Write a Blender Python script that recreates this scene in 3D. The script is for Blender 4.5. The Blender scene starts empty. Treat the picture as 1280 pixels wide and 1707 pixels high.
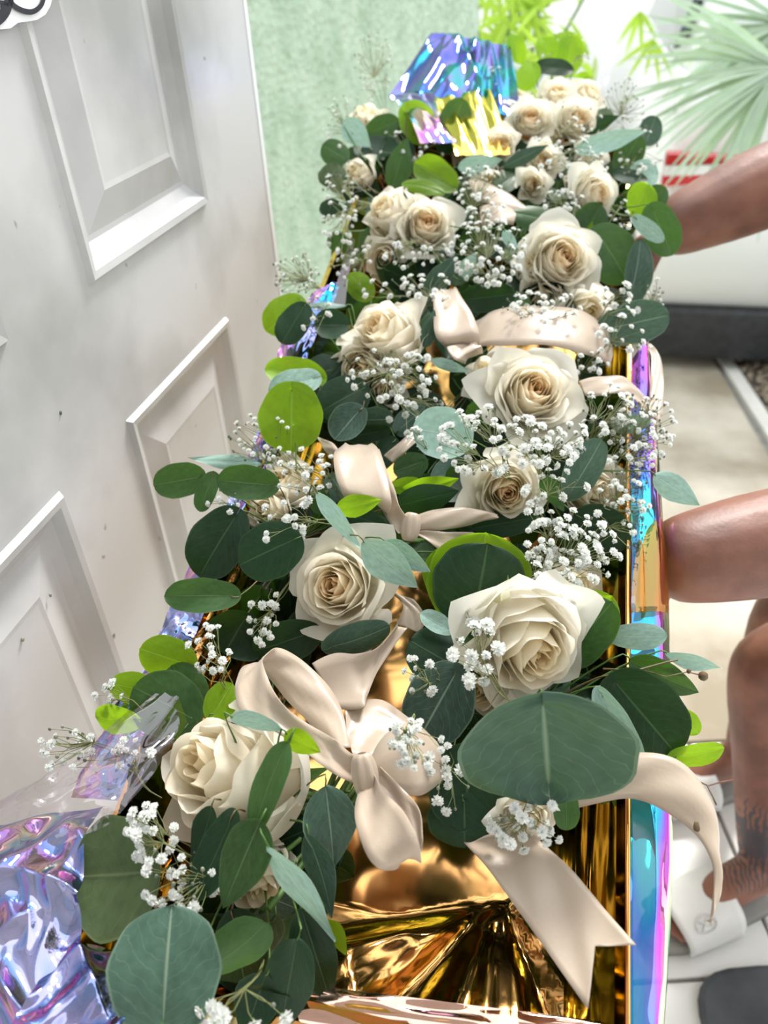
import bpy, bmesh, math, random
from mathutils import Vector, Matrix, noise

# ------------------------------------------------------------------ camera maths (frame 1280 x 1707)
F, CX, CY, CAMH = 1282.0, 640.0, 853.5, 1.38
_k = Vector((-.043, .810, -.585)).normalized()          # world up seen from the camera (right, up, forward)
_y = (Vector((0, 0, 1)) - _k * _k.z).normalized()
_x = (Vector((1, 0, 0)) - _k * _k.x); _x = (_x - _y * _x.dot(_y)).normalized()
def D(c): c = Vector(c); return Vector((_x.dot(c), _y.dot(c), _k.dot(c)))   # camera axes -> world direction
CAM = Vector((0, 0, CAMH))
EX, EY, EZ = D((1, 0, 0)), D((0, 1, 0)), D((0, 0, -1))                      # right, up, towards the viewer
def P(px, py, z): return CAM + D(((px - CX) / F, (CY - py) / F, 1)) * z     # point seen at a pixel at a distance
def zf(y): return 1 / (.658 + .000788 * y)                                  # sloping plane the flowers lie on
def Q(px, py, dz=0.0): return P(px, py, zf(py) + dz)
def on_floor(px, py, h=0.0):
    d = D(((px - CX) / F, (CY - py) / F, 1)); return CAM + d * ((h - CAMH) / d.z)

scene = bpy.context.scene
COL = scene.collection
cd = bpy.data.cameras.new('camera'); cam = bpy.data.objects.new('camera', cd); COL.objects.link(cam)
cd.sensor_width = 36; cd.sensor_fit = 'AUTO'; cd.lens = F / 1707 * 36
cam.matrix_world = Matrix(((EX.x, EY.x, EZ.x, 0), (EX.y, EY.y, EZ.y, 0), (EX.z, EY.z, EZ.z, CAMH), (0, 0, 0, 1)))
cd.dof.use_dof = True; cd.dof.focus_distance = .66; cd.dof.aperture_fstop = 5.0
cd.clip_start = .02
scene.camera = cam

# ------------------------------------------------------------------ world, lights, exposure
wd = bpy.data.worlds.new('overcast_sky'); scene.world = wd; wd.use_nodes = True
wn = wd.node_tree.nodes; wl = wd.node_tree.links
bg = wn['Background']; tc = wn.new('ShaderNodeTexCoord'); sep = wn.new('ShaderNodeSeparateXYZ')
rp = wn.new('ShaderNodeValToRGB'); wl.new(tc.outputs['Generated'], sep.inputs[0]); wl.new(sep.outputs['Z'], rp.inputs[0])
rp.color_ramp.elements[0].color = (.50, .51, .50, 1); rp.color_ramp.elements[0].position = 0.0
rp.color_ramp.elements[1].color = (.93, .97, 1, 1); rp.color_ramp.elements[1].position = .7
wl.new(rp.outputs[0], bg.inputs[0]); bg.inputs[1].default_value = 2.25
sd = bpy.data.lights.new('hazy_sun', 'SUN'); so = bpy.data.objects.new('hazy_sun', sd); COL.objects.link(so)
sd.energy = 4.6; sd.angle = math.radians(12); sd.color = (1, .97, .92)
so.rotation_euler = Vector((-.35, -.62, -.75)).to_track_quat('-Z', 'Y').to_euler()
so.location = (2, 3, 5)
scene.view_settings.view_transform = 'Standard'; scene.view_settings.look = 'None'
scene.view_settings.gamma = 1; scene.view_settings.use_curve_mapping = False
scene.view_settings.exposure = .08

# ------------------------------------------------------------------ object helpers
def mesh_obj(name, verts, faces, mats=None, parent=None, smooth=True, midx=None, uvs=None, cols=None):
    me = bpy.data.meshes.new(name)
    org = Vector((0, 0, 0))
    me.from_pydata([tuple(v) for v in verts], [], faces)
    if mats is not None:
        for m in (mats if isinstance(mats, (list, tuple)) else [mats]): me.materials.append(m)
    if smooth: me.polygons.foreach_set('use_smooth', [True] * len(me.polygons))
    if midx: me.polygons.foreach_set('material_index', midx)
    if uvs:
        ul = me.uv_layers.new(name='UVMap')
        li = [l.vertex_index for l in me.loops]
        flat = []
        for i in li: flat.extend(uvs[i])
        ul.data.foreach_set('uv', flat)
    if cols:
        ca = me.color_attributes.new('tint', 'FLOAT_COLOR', 'POINT')
        flat = []
        for c in cols: flat.extend((c[0], c[1], c[2], 1))
        ca.data.foreach_set('color', flat)
    o = bpy.data.objects.new(name, me); COL.objects.link(o)
    if parent is not None:
        o.parent = parent; o.matrix_parent_inverse = world_of(parent).inverted()
    return o
def world_of(o):
    m = o.matrix_basis.copy()
    return m if o.parent is None else world_of(o.parent) @ o.matrix_parent_inverse @ m
def empty(name, loc, label=None, cat=None, group=None, parent=None):
    o = bpy.data.objects.new(name, None); COL.objects.link(o); o.location = loc; o.empty_display_size = .03
    if label: o['label'] = label
    if cat: o['category'] = cat
    if group: o['group'] = group
    if parent is not None: o.parent = parent; o.matrix_parent_inverse = world_of(parent).inverted()
    return o
def tag(o, label=None, cat=None, group=None, kind=None):
    if label: o['label'] = label
    if cat: o['category'] = cat
    if group: o['group'] = group
    if kind: o['kind'] = kind
    return o
class MB:
    def __init__(s): s.v = []; s.f = []; s.m = []
    def add(s, v, f, m=0):
        n = len(s.v); s.v += [Vector(a) for a in v]; s.f += [tuple(i + n for i in q) for q in f]; s.m += [m] * len(f)
    def box(s, o, ax, ay, az, m=0):                                  # origin + three edge vectors
        o, ax, ay, az = map(Vector, (o, ax, ay, az))
        v = [o, o + ax, o + ax + ay, o + ay]; v += [p + az for p in v]
        s.add(v, [(3, 2, 1, 0), (4, 5, 6, 7), (0, 1, 5, 4), (1, 2, 6, 5), (2, 3, 7, 6), (3, 0, 4, 7)], m)
    def tube(s, pts, r, n=5, m=0, cap=True):
        pts = [Vector(p) for p in pts]; rs = r if isinstance(r, (list, tuple)) else [r] * len(pts)
        v = []; f = []
        up = Vector((.3, .5, .8))
        for i, p in enumerate(pts):
            d = (pts[min(i + 1, len(pts) - 1)] - pts[max(i - 1, 0)])
            if d.length < 1e-9: d = Vector((0, 0, 1))
            d.normalize(); a = d.cross(up)
            if a.length < 1e-3: a = d.cross(Vector((1, 0, 0)))
            a.normalize(); b = d.cross(a)
            for j in range(n):
                t = 2 * math.pi * j / n; v.append(p + (a * math.cos(t) + b * math.sin(t)) * rs[i])
        for i in range(len(pts) - 1):
            for j in range(n):
                f.append((i * n + j, i * n + (j + 1) % n, (i + 1) * n + (j + 1) % n, (i + 1) * n + j))
        if cap: f.append(tuple(range(n - 1, -1, -1))); f.append(tuple((len(pts) - 1) * n + j for j in range(n)))
        s.add(v, f, m)
    def grid(s, fn, nu, nv, m=0):
        v = [fn(i / nu, j / nv) for j in range(nv + 1) for i in range(nu + 1)]
        f = [(j * (nu + 1) + i, j * (nu + 1) + i + 1, (j + 1) * (nu + 1) + i + 1, (j + 1) * (nu + 1) + i) for j in range(nv) for i in range(nu)]
        s.add(v, f, m)
    def ball(s, c, r, m=0, nu=8, nv=6, sc=(1, 1, 1)):
        c = Vector(c)
        s.grid(lambda u, v: c + Vector((math.cos(2*math.pi*u)*math.sin(math.pi*v)*r*sc[0], math.sin(2*math.pi*u)*math.sin(math.pi*v)*r*sc[1], math.cos(math.pi*v)*r*sc[2])), nu, nv, m)
    def build(s, name, mats, parent=None, smooth=True):
        return mesh_obj(name, s.v, s.f, mats, parent, smooth, s.m)
def catmull(pts, n):
    out = []; P_ = [pts[0]] + list(pts) + [pts[-1]]
    segs = len(pts) - 1
    for i in range(n + 1):
        t = i / n * segs; k = min(int(t), segs - 1); u = t - k
        a, b, c, d = P_[k], P_[k + 1], P_[k + 2], P_[k + 3]
        out.append(0.5 * ((2 * b) + (c - a) * u + (2 * a - 5 * b + 4 * c - d) * u * u + (3 * b - a - 3 * c + d) * u ** 3))
    return out

# ------------------------------------------------------------------ materials
def newmat(name):
    m = bpy.data.materials.new(name); m.use_nodes = True
    nt = m.node_tree; return m, nt.nodes, nt.links, nt.nodes['Principled BSDF']
def N(nodes, t, **kw):
    n = nodes.new(t)
    for k, v in kw.items(): setattr(n, k, v)
    return n
def setin(n, **kw):
    for k, v in kw.items():
        n.inputs[k.replace('_', ' ')].default_value = v
def noise_mat(name, c1, c2, scale=5, rough=.6, bump=0, bscale=40, metallic=0, detail=4, spread=(.35, .65), coord='Object', bdist=.002):
    m, ns, ls, b = newmat(name)
    t = N(ns, 'ShaderNodeTexCoord'); n = N(ns, 'ShaderNodeTexNoise'); n.inputs['Scale'].default_value = scale; n.inputs['Detail'].default_value = detail
    r = N(ns, 'ShaderNodeValToRGB'); r.color_ramp.elements[0].position = spread[0]; r.color_ramp.elements[1].position = spread[1]
    r.color_ramp.elements[0].color = (*c1, 1); r.color_ramp.elements[1].color = (*c2, 1)
    ls.new(t.outputs[coord], n.inputs['Vector']); ls.new(n.outputs['Fac'], r.inputs[0]); ls.new(r.outputs[0], b.inputs['Base Color'])
    b.inputs['Roughness'].default_value = rough; b.inputs['Metallic'].default_value = metallic
    if bump:
        n2 = N(ns, 'ShaderNodeTexNoise'); n2.inputs['Scale'].default_value = bscale; n2.inputs['Detail'].default_value = 6
        bp = N(ns, 'ShaderNodeBump'); bp.inputs['Strength'].default_value = bump; bp.inputs['Distance'].default_value = bdist
        ls.new(t.outputs[coord], n2.inputs['Vector']); ls.new(n2.outputs['Fac'], bp.inputs['Height']); ls.new(bp.outputs[0], b.inputs['Normal'])
    return m
def math_node(ns, ls, op, a, b=None, c=None):
    n = N(ns, 'ShaderNodeMath', operation=op)
    for i, x in enumerate((a, b, c)):
        if x is None: continue
        if isinstance(x, (int, float)): n.inputs[i].default_value = x
        else: ls.new(x, n.inputs[i])
    return n.outputs[0]

def leaf_mat(name, base, vein, trans, tamt=.35, rough=.42):
    m, ns, ls, b = newmat(name); out = ns['Material Output']
    uv = N(ns, 'ShaderNodeUVMap'); s = N(ns, 'ShaderNodeSeparateXYZ'); ls.new(uv.outputs[0], s.inputs[0])
    a = math_node(ns, ls, 'ABSOLUTE', math_node(ns, ls, 'SUBTRACT', s.outputs[0], .5))
    mid = math_node(ns, ls, 'SMOOTH_MIN', math_node(ns, ls, 'MULTIPLY', a, 45), 1, .1)
    mid = math_node(ns, ls, 'SUBTRACT', 1, mid)
    w = math_node(ns, ls, 'MULTIPLY', math_node(ns, ls, 'SUBTRACT', s.outputs[1], math_node(ns, ls, 'MULTIPLY', a, 1.0)), 7)
    t = N(ns, 'ShaderNodeTexNoise'); t.inputs['Scale'].default_value = 5; ls.new(uv.outputs[0], t.inputs['Vector'])
    w = math_node(ns, ls, 'ADD', w, math_node(ns, ls, 'MULTIPLY', t.outputs['Fac'], 1.6))
    pp = math_node(ns, ls, 'PINGPONG', w, .5)
    side = math_node(ns, ls, 'SUBTRACT', 1, math_node(ns, ls, 'MINIMUM', math_node(ns, ls, 'MULTIPLY', pp, 18), 1))
    side = math_node(ns, ls, 'MULTIPLY', side, .24)
    v = math_node(ns, ls, 'MAXIMUM', math_node(ns, ls, 'MULTIPLY', mid, .85), side)
    oi = N(ns, 'ShaderNodeObjectInfo'); t2 = N(ns, 'ShaderNodeTexNoise'); t2.inputs['Scale'].default_value = 9
    ls.new(uv.outputs[0], t2.inputs['Vector'])
    hv = N(ns, 'ShaderNodeHueSaturation'); hv.inputs['Color'].default_value = (*base, 1)
    rim = math_node(ns, ls, 'MULTIPLY', math_node(ns, ls, 'GREATER_THAN', a, .478), .35)
    v = math_node(ns, ls, 'MAXIMUM', v, rim)
    val = math_node(ns, ls, 'ADD', math_node(ns, ls, 'MULTIPLY', t2.outputs['Fac'], .9), math_node(ns, ls, 'ADD', math_node(ns, ls, 'MULTIPLY', oi.outputs['Random'], .6), .25))
    ls.new(val, hv.inputs['Value'])
    mx = N(ns, 'ShaderNodeMixRGB'); ls.new(v, mx.inputs[0]); ls.new(hv.outputs[0], mx.inputs[1]); mx.inputs[2].default_value = (*vein, 1)
    ls.new(mx.outputs[0], b.inputs['Base Color']); b.inputs['Roughness'].default_value = rough
    b.inputs['Specular IOR Level'].default_value = .28
    bp = N(ns, 'ShaderNodeBump'); bp.inputs['Strength'].default_value = .35; bp.inputs['Distance'].default_value = .001
    ls.new(v, bp.inputs['Height']); ls.new(bp.outputs[0], b.inputs['Normal'])
    tr = N(ns, 'ShaderNodeBsdfTranslucent'); tr.inputs[0].default_value = (*trans, 1)
    ms = N(ns, 'ShaderNodeMixShader'); ms.inputs[0].default_value = tamt
    ls.new(b.outputs[0], ms.inputs[1]); ls.new(tr.outputs[0], ms.inputs[2]); ls.new(ms.outputs[0], out.inputs['Surface'])
    return m
LEAF = {
 'dark': leaf_mat('leaf_deep_green', (.010, .034, .015), (.07, .13, .06), (.07, .20, .01), .14),
 'mid':  leaf_mat('leaf_green', (.04, .095, .030), (.14, .22, .09), (.14, .34, .02), .22),
 'olive': leaf_mat('leaf_olive', (.075, .115, .050), (.20, .26, .12), (.14, .25, .03), .18),
 'glau': leaf_mat('leaf_blue_green', (.052, .100, .074), (.28, .37, .27), (.10, .22, .06), .12, .5),
 'teal': leaf_mat('leaf_silver', (.33, .50, .44), (.60, .72, .62), (.30, .50, .30), .22, .5),
 'lime': leaf_mat('leaf_backlit_lime', (.17, .33, .012), (.36, .52, .10), (.50, .85, .02), .5),  # lime pigment puts the backlit glow into the leaf colour
}
def petal_mat():
    m, ns, ls, b = newmat('cream_petal'); out = ns['Material Output']
    at = N(ns, 'ShaderNodeAttribute', attribute_name='tint')
    t = N(ns, 'ShaderNodeTexCoord'); n = N(ns, 'ShaderNodeTexNoise'); n.inputs['Scale'].default_value = 60; n.inputs['Detail'].default_value = 3
    ls.new(t.outputs['Object'], n.inputs['Vector'])
    hv = N(ns, 'ShaderNodeHueSaturation'); ls.new(at.outputs['Color'], hv.inputs['Color'])
    ls.new(math_node(ns, ls, 'ADD', math_node(ns, ls, 'MULTIPLY', n.outputs['Fac'], .12), .94), hv.inputs['Value'])
    ls.new(hv.outputs[0], b.inputs['Base Color']); b.inputs['Roughness'].default_value = .5; b.inputs['Specular IOR Level'].default_value = .25
    b.inputs['Sheen Weight'].default_value = .1
    uv = N(ns, 'ShaderNodeUVMap'); wv = N(ns, 'ShaderNodeTexNoise'); mp = N(ns, 'ShaderNodeMapping'); mp.inputs['Scale'].default_value = (26, 2, 1)
    ls.new(uv.outputs[0], mp.inputs[0]); ls.new(mp.outputs[0], wv.inputs['Vector'])
    bp = N(ns, 'ShaderNodeBump'); bp.inputs['Strength'].default_value = .12; bp.inputs['Distance'].default_value = .001
    ls.new(wv.outputs['Fac'], bp.inputs['Height']); ls.new(bp.outputs[0], b.inputs['Normal'])
    tr = N(ns, 'ShaderNodeBsdfTranslucent'); ls.new(at.outputs['Color'], tr.inputs[0])
    ms = N(ns, 'ShaderNodeMixShader'); ms.inputs[0].default_value = .48
    ls.new(b.outputs[0], ms.inputs[1]); ls.new(tr.outputs[0], ms.inputs[2]); ls.new(ms.outputs[0], out.inputs['Surface'])
    return m
PETAL = petal_mat()
STEM = noise_mat('green_stem', (.05, .12, .02), (.10, .20, .04), 30, .5)
BSTEM = noise_mat('wiry_stem', (.16, .17, .06), (.22, .25, .10), 30, .6)
BUD = noise_mat('dark_bud', (.10, .12, .08), (.35, .36, .28), 60, .7)
TWIG = noise_mat('reddish_stem', (.14, .06, .04), (.12, .13, .04), 30, .5)
def floret_mat():
    m, ns, ls, b = newmat('white_floret'); out = ns['Material Output']
    b.inputs['Base Color'].default_value = (.90, .91, .89, 1); b.inputs['Roughness'].default_value = .7
    tr = N(ns, 'ShaderNodeBsdfTranslucent'); tr.inputs[0].default_value = (.9, .92, .88, 1)
    ms = N(ns, 'ShaderNodeMixShader'); ms.inputs[0].default_value = .3
    ls.new(b.outputs[0], ms.inputs[1]); ls.new(tr.outputs[0], ms.inputs[2]); ls.new(ms.outputs[0], out.inputs['Surface'])
    return m
FLORET = floret_mat()
def satin():
    m, ns, ls, b = newmat('champagne_satin'); out = ns['Material Output']
    b.inputs['Base Color'].default_value = (.57, .46, .36, 1); b.inputs['Roughness'].default_value = .30
    b.inputs['Sheen Weight'].default_value = .5; b.inputs['Sheen Roughness'].default_value = .4; b.inputs['Specular IOR Level'].default_value = .6
    uv = N(ns, 'ShaderNodeUVMap'); wv = N(ns, 'ShaderNodeTexNoise'); mp = N(ns, 'ShaderNodeMapping'); mp.inputs['Scale'].default_value = (3, 14, 1)
    ls.new(uv.outputs[0], mp.inputs[0]); ls.new(mp.outputs[0], wv.inputs['Vector'])
    bp = N(ns, 'ShaderNodeBump'); bp.inputs['Strength'].default_value = .05; bp.inputs['Distance'].default_value = .002
    ls.new(wv.outputs['Fac'], bp.inputs['Height']); ls.new(bp.outputs[0], b.inputs['Normal'])
    tr = N(ns, 'ShaderNodeBsdfTranslucent'); tr.inputs[0].default_value = (.66, .52, .40, 1)
    ms = N(ns, 'ShaderNodeMixShader'); ms.inputs[0].default_value = .2
    ls.new(b.outputs[0], ms.inputs[1]); ls.new(tr.outputs[0], ms.inputs[2]); ls.new(ms.outputs[0], out.inputs['Surface'])
    return m
SATIN = satin()
def film(name, ramp, alpha, rough=.04, nscale=6, namt=.5, transcol=(.9, .9, 1)):
    # iridescent film: interference colour runs with the angle of the foil and its thickness
    m, ns, ls, b = newmat(name); out = ns['Material Output']
    lw = N(ns, 'ShaderNodeLayerWeight'); lw.inputs[0].default_value = .5
    t = N(ns, 'ShaderNodeTexCoord'); n = N(ns, 'ShaderNodeTexNoise'); n.inputs['Scale'].default_value = nscale; n.inputs['Detail'].default_value = 1.5
    ls.new(t.outputs['Object'], n.inputs['Vector'])
    f = math_node(ns, ls, 'ADD', lw.outputs['Facing'], math_node(ns, ls, 'MULTIPLY', math_node(ns, ls, 'SUBTRACT', n.outputs['Fac'], .5), namt * 2))
    f = math_node(ns, ls, 'PINGPONG', f, 1.0)
    r = N(ns, 'ShaderNodeValToRGB'); cr = r.color_ramp
    for i, (p, c) in enumerate(ramp):
        e = cr.elements[i] if i < 2 else cr.elements.new(p)
        e.position = p; e.color = (*c, 1)
    ls.new(f, r.inputs[0])
    g = N(ns, 'ShaderNodeBsdfGlossy'); g.inputs['Roughness'].default_value = rough; ls.new(r.outputs[0], g.inputs['Color'])
    tp = N(ns, 'ShaderNodeBsdfTransparent'); tp.inputs[0].default_value = (*transcol, 1)
    ms = N(ns, 'ShaderNodeMixShader'); ms.inputs[0].default_value = alpha
    ls.new(tp.outputs[0], ms.inputs[1]); ls.new(g.outputs[0], ms.inputs[2]); ls.new(ms.outputs[0], out.inputs['Surface'])
    ns.remove(b)
    return m
RB = [(0.0, (.05, .75, .85)), (.18, (.05, .30, .9)), (.34, (.35, .15, .9)), (.5, (.9, .12, .85)), (.64, (.95, .5, .7)), (.8, (.9, .75, .45)), (1, (.4, .9, .7))]
RB = sorted(RB)
IRI = film('iridescent_film', RB, .93, transcol=(.85, .8, 1))
IRIS = film('iridescent_film_pale', [(0, (.45, .42, .75)), (.22, (.12, .26, .62)), (.4, (.50, .16, .55)), (.55, (.85, .58, .45)), (.72, (.22, .52, .66)), (.88, (.32, .2, .6)), (1, (.6, .65, .8))], .88, nscale=7, namt=.8)
IRIB = film('iridescent_film_blue', [(0, (.02, .22, .60)), (.3, (.02, .50, .62)), (.5, (.08, .12, .60)), (.65, (.25, .2, .6)), (.85, (.05, .48, .45)), (1, (.1, .25, .7))], .92, nscale=6, namt=.5)
CLEAR = film('clear_film', [(0, (.9, .85, .9)), (.5, (.9, .8, .85)), (1, (.8, .95, .9))], .14, transcol=(.93, .90, .93))
ROSEF = film('rose_film', [(0, (.75, .45, .38)), (.4, (.80, .52, .40)), (.7, (.70, .45, .60)), (1, (.5, .5, .85))], .95, nscale=6, namt=.4)
AMBER = film('arm_reflection_amber', [(0, (.75, .40, .12)), (.5, (.80, .48, .15)), (1, (.8, .65, .3))], .35, nscale=6, namt=.3, transcol=(1, .62, .28))
GOLD = film('gold_film', [(0, (.92, .46, .16)), (.3, (.92, .50, .17)), (.5, (.85, .64, .15)), (.75, (.66, .62, .12)), (1, (.85, .7, .35))], 1.0, rough=.10, nscale=5, namt=.3)  # yellow-green stops paint in what the foil folds reflect
# ------------------------------------------------------------------ the setting
def struct(o): o['kind'] = 'structure'; return o
PAINT = None
def door_paint():
    m, ns, ls, b = newmat('scuffed_white_paint')
    t = N(ns, 'ShaderNodeTexCoord')
    n = N(ns, 'ShaderNodeTexNoise'); n.inputs['Scale'].default_value = 3.2; n.inputs['Detail'].default_value = 7
    ls.new(t.outputs['Object'], n.inputs['Vector'])
    r = N(ns, 'ShaderNodeValToRGB'); r.color_ramp.elements[0].position = .32; r.color_ramp.elements[0].color = (.33, .33, .325, 1)
    r.color_ramp.elements[1].position = .52; r.color_ramp.elements[1].color = (.56, .56, .57, 1)
    ls.new(n.outputs['Fac'], r.inputs[0])
    n2 = N(ns, 'ShaderNodeTexNoise'); n2.inputs['Scale'].default_value = 38; n2.inputs['Detail'].default_value = 2
    ls.new(t.outputs['Object'], n2.inputs['Vector'])
    r2 = N(ns, 'ShaderNodeValToRGB'); r2.color_ramp.elements[0].position = .20; r2.color_ramp.elements[0].color = (.25, .24, .22, 1)
    r2.color_ramp.elements[1].position = .26; r2.color_ramp.elements[1].color = (1, 1, 1, 1)
    ls.new(n2.outputs['Fac'], r2.inputs[0])
    mx = N(ns, 'ShaderNodeMixRGB', blend_type='MULTIPLY'); mx.inputs[0].default_value = 1
    ls.new(r.outputs[0], mx.inputs[1]); ls.new(r2.outputs[0], mx.inputs[2]); ls.new(mx.outputs[0], b.inputs['Base Color'])
    b.inputs['Roughness'].default_value = .42
    bp = N(ns, 'ShaderNodeBump'); bp.inputs['Strength'].default_value = .25; bp.inputs['Distance'].default_value = .004
    ls.new(n.outputs['Fac'], bp.inputs['Height']); ls.new(bp.outputs[0], b.inputs['Normal'])
    return m
PAINT = door_paint()
EDGEW = noise_mat('white_edge_paint', (.78, .80, .82), (.85, .87, .88), 4, .5)

# door: a slab seen at a steep angle; s runs along it towards the garden, h is height
DS = .80
DP = P(345, 350, 1.25 * DS)
dh = D((320, 906, 1282)); dh.z = 0; dh.normalize(); dn = Vector((dh.y, -dh.x, 0))       # dn points into the room
def dpt(s, h, d=0.0):
    hh = CAMH - (CAMH - h) * DS
    return Vector((DP.x, DP.y, 0)) + dh * (s * DS) + Vector((0, 0, hh)) + dn * d
def build_door():
    m = MB()
    s0, s1, T = -1.21, .289, .04
    hb, ht = 1.38 - 1.36 / DS, 2.4
    L = [(-.92, -.55), (-.378, 0.0)]                     # the two columns of panels
    R = [(hb + .3, .878), (1.068, 2.05)]                 # lower and upper rows
    ss = sorted({s0, s1, *[a for q in L for a in q]}); hs = sorted({hb, ht, *[a for q in R for a in q]})
    for i in range(len(ss) - 1):
        for j in range(len(hs) - 1):
            a, b_, c, d = ss[i], ss[i + 1], hs[j], hs[j + 1]
            if (a, b_) in L and (c, d) in R: continue
            m.add([dpt(a, c), dpt(b_, c), dpt(b_, d), dpt(a, d)], [(0, 1, 2, 3)])
    m.add([dpt(s0, hb, -T), dpt(s1, hb, -T), dpt(s1, ht, -T), dpt(s0, ht, -T)], [(3, 2, 1, 0)])
    for a, b_ in ((dpt(s0, hb), dpt(s1, hb)), (dpt(s1, ht), dpt(s0, ht)), (dpt(s0, ht), dpt(s0, hb))):
        m.add([a, b_, b_ - dn * T, a - dn * T], [(3, 2, 1, 0)])
    e = MB(); e.add([dpt(s1, hb), dpt(s1, ht), dpt(s1, ht) - dn * T, dpt(s1, hb) - dn * T], [(0, 1, 2, 3)])
    door = struct(m.build('door_1', PAINT, smooth=False))
    # white edge strip standing a touch proud
    e2 = MB(); e2.box(dpt(s1 - .002, hb, -T), dh * .012, dn * (T + .001), Vector((0, 0, (ht - hb) * DS)))
    e2.build('door_edge', EDGEW, door, smooth=False)
    prof = [(0, 0), (.004, .006), (.012, .005), (.020, -.004), (.034, -.010), (.040, -.010), (.078, -.001), (.084, -.0015)]   # inset, depth: moulding, groove, bevel
    for (a, b_) in L:
        for (c, d) in R:
            v = []; f = []
            for (q, dep) in prof:
                qq = q / DS * .92
                v += [dpt(a + qq, c + qq, dep), dpt(b_ - qq, c + qq, dep), dpt(b_ - qq, d - qq, dep), dpt(a + qq, d - qq, dep)]
            n = len(prof)
            for i in range(n - 1):
                for j in range(4): f.append((i * 4 + j, i * 4 + (j + 1) % 4, i * 4 + 4 + (j + 1) % 4, i * 4 + 4 + j))
            f.append(tuple((n - 1) * 4 + j for j in range(4)))
            mesh_obj('panel', v, f, PAINT, door, smooth=False)
    # small dark chips in the paint
    for (px, py) in ((101, 688), (84, 992), (38, 1066)):
        d = (P(px, py, 1) - CAM); t = (DP - CAM).dot(dn) / d.dot(dn); c = CAM + d * t
        g = MB(); g.ball(c, .0022, 0, 7, 5, (.6, 1, 1)); g.build('paint_chip', BUD, door)
    return door
build_door()

# banner corner hanging in front of the door, top left
WHITEPAPER = noise_mat('white_card', (.85, .86, .88), (.9, .9, .92), 12, .6)
BLACKINK = noise_mat('black_ink', (.012, .012, .02), (.02, .02, .035), 20, .6)
def on_door(px, py, off):
    d = P(px, py, 1) - CAM; t = ((DP + dn * off) - CAM).dot(dn) / d.dot(dn); return CAM + d * t
def banner():
    outline = [(-60, 60), (-25, 44), (0, 49), (18, 47), (30, 38), (45, 36), (62, 33), (76, 24), (84, 10), (88, -6), (86, -40), (84, -90), (-60, -90)]
    ctr = on_door(10, -10, .01)
    v = [on_door(x, y, .008) for x, y in outline] + [on_door(x, y, .004) for x, y in outline]
    n = len(outline)
    f = [tuple(range(n)), tuple(range(2 * n - 1, n - 1, -1))] + [(i, (i + 1) % n, n + (i + 1) % n, n + i) for i in range(n)]
    o = mesh_obj('paper_banner', v, f, WHITEPAPER, smooth=False)
    tag(o, 'white scalloped paper cutout with bold black brush lettering stuck on the door', 'banner')
    def stroke(pts, w):
        cs = catmull([Vector((x, y, 0)) for x, y in pts], 26); m = MB(); vv = []; ff = []
        for i, c in enumerate(cs):
            d = (cs[min(i + 1, 26)] - cs[max(i - 1, 0)]).normalized(); nn = Vector((-d.y, d.x, 0))
            ww = w * (.55 + .45 * math.sin(math.pi * i / 26))
            a = c + nn * ww; b_ = c - nn * ww
            for p_ in (a, b_): vv += [on_door(p_.x, p_.y, .0095), on_door(p_.x, p_.y, .0082)]
        for i in range(26):
            k = i * 4
            ff += [(k, k + 2, k + 6, k + 4), (k, k + 4, k + 5, k + 1), (k + 2, k + 3, k + 7, k + 6)]
        mesh_obj('lettering', vv, ff, BLACKINK, o, smooth=False)
    stroke([(14, -20), (16, -4), (22, 8), (36, 17), (52, 20), (64, 14), (72, 2), (74, -16)], 4.6)
    stroke([(-14, 44), (-2, 34), (8, 20), (14, 4), (20, -14)], 9)
    stroke([(-30, 10), (-14, 6), (2, 4), (16, 8)], 4)
    return o
banner()

# pale green stucco wall behind the door
def stucco():
    m, ns, ls, b = newmat('pale_green_stucco')
    t = N(ns, 'ShaderNodeTexCoord'); n = N(ns, 'ShaderNodeTexNoise'); n.inputs['Scale'].default_value = 14; n.inputs['Detail'].default_value = 8
    mp = N(ns, 'ShaderNodeMapping'); mp.inputs['Scale'].default_value = (1.6, 1.6, .7); ls.new(t.outputs['Object'], mp.inputs[0]); ls.new(mp.outputs[0], n.inputs['Vector'])
    r = N(ns, 'ShaderNodeValToRGB'); r.color_ramp.elements[0].position = .36; r.color_ramp.elements[0].color = (.42, .57, .43, 1)
    r.color_ramp.elements[1].position = .62; r.color_ramp.elements[1].color = (.54, .68, .54, 1); ls.new(n.outputs['Fac'], r.inputs[0])
    ls.new(r.outputs[0], b.inputs['Base Color']); b.inputs['Roughness'].default_value = .9
    v = N(ns, 'ShaderNodeTexVoronoi'); v.inputs['Scale'].default_value = 60; n3 = N(ns, 'ShaderNodeTexNoise'); n3.inputs['Scale'].default_value = 26; n3.inputs['Detail'].default_value = 8
    ls.new(mp.outputs[0], n3.inputs['Vector']); ls.new(t.outputs['Object'], v.inputs['Vector'])
    h = math_node(ns, ls, 'ADD', n3.outputs['Fac'], math_node(ns, ls, 'MULTIPLY', v.outputs['Distance'], .4))
    bp = N(ns, 'ShaderNodeBump'); bp.inputs['Strength'].default_value = .9; bp.inputs['Distance'].default_value = .012
    ls.new(h, bp.inputs['Height']); ls.new(bp.outputs[0], b.inputs['Normal'])
    return m
STUCCO = stucco()
wa = P(385, 300, 1.75); wb = P(797, 60, 2.25)
wd_ = Vector((wb.x - wa.x, wb.y - wa.y, 0)); wl_ = wd_.length; wd_.normalize(); wnrm = Vector((-wd_.y, wd_.x, 0))
a0 = Vector((wa.x, wa.y, 0)) - wd_ * .9
m = MB(); m.box(a0, wd_ * (wl_ + .9), wnrm * .16, Vector((0, 0, 2.6)))
struct(m.build('wall_left', STUCCO, smooth=False))

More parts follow.
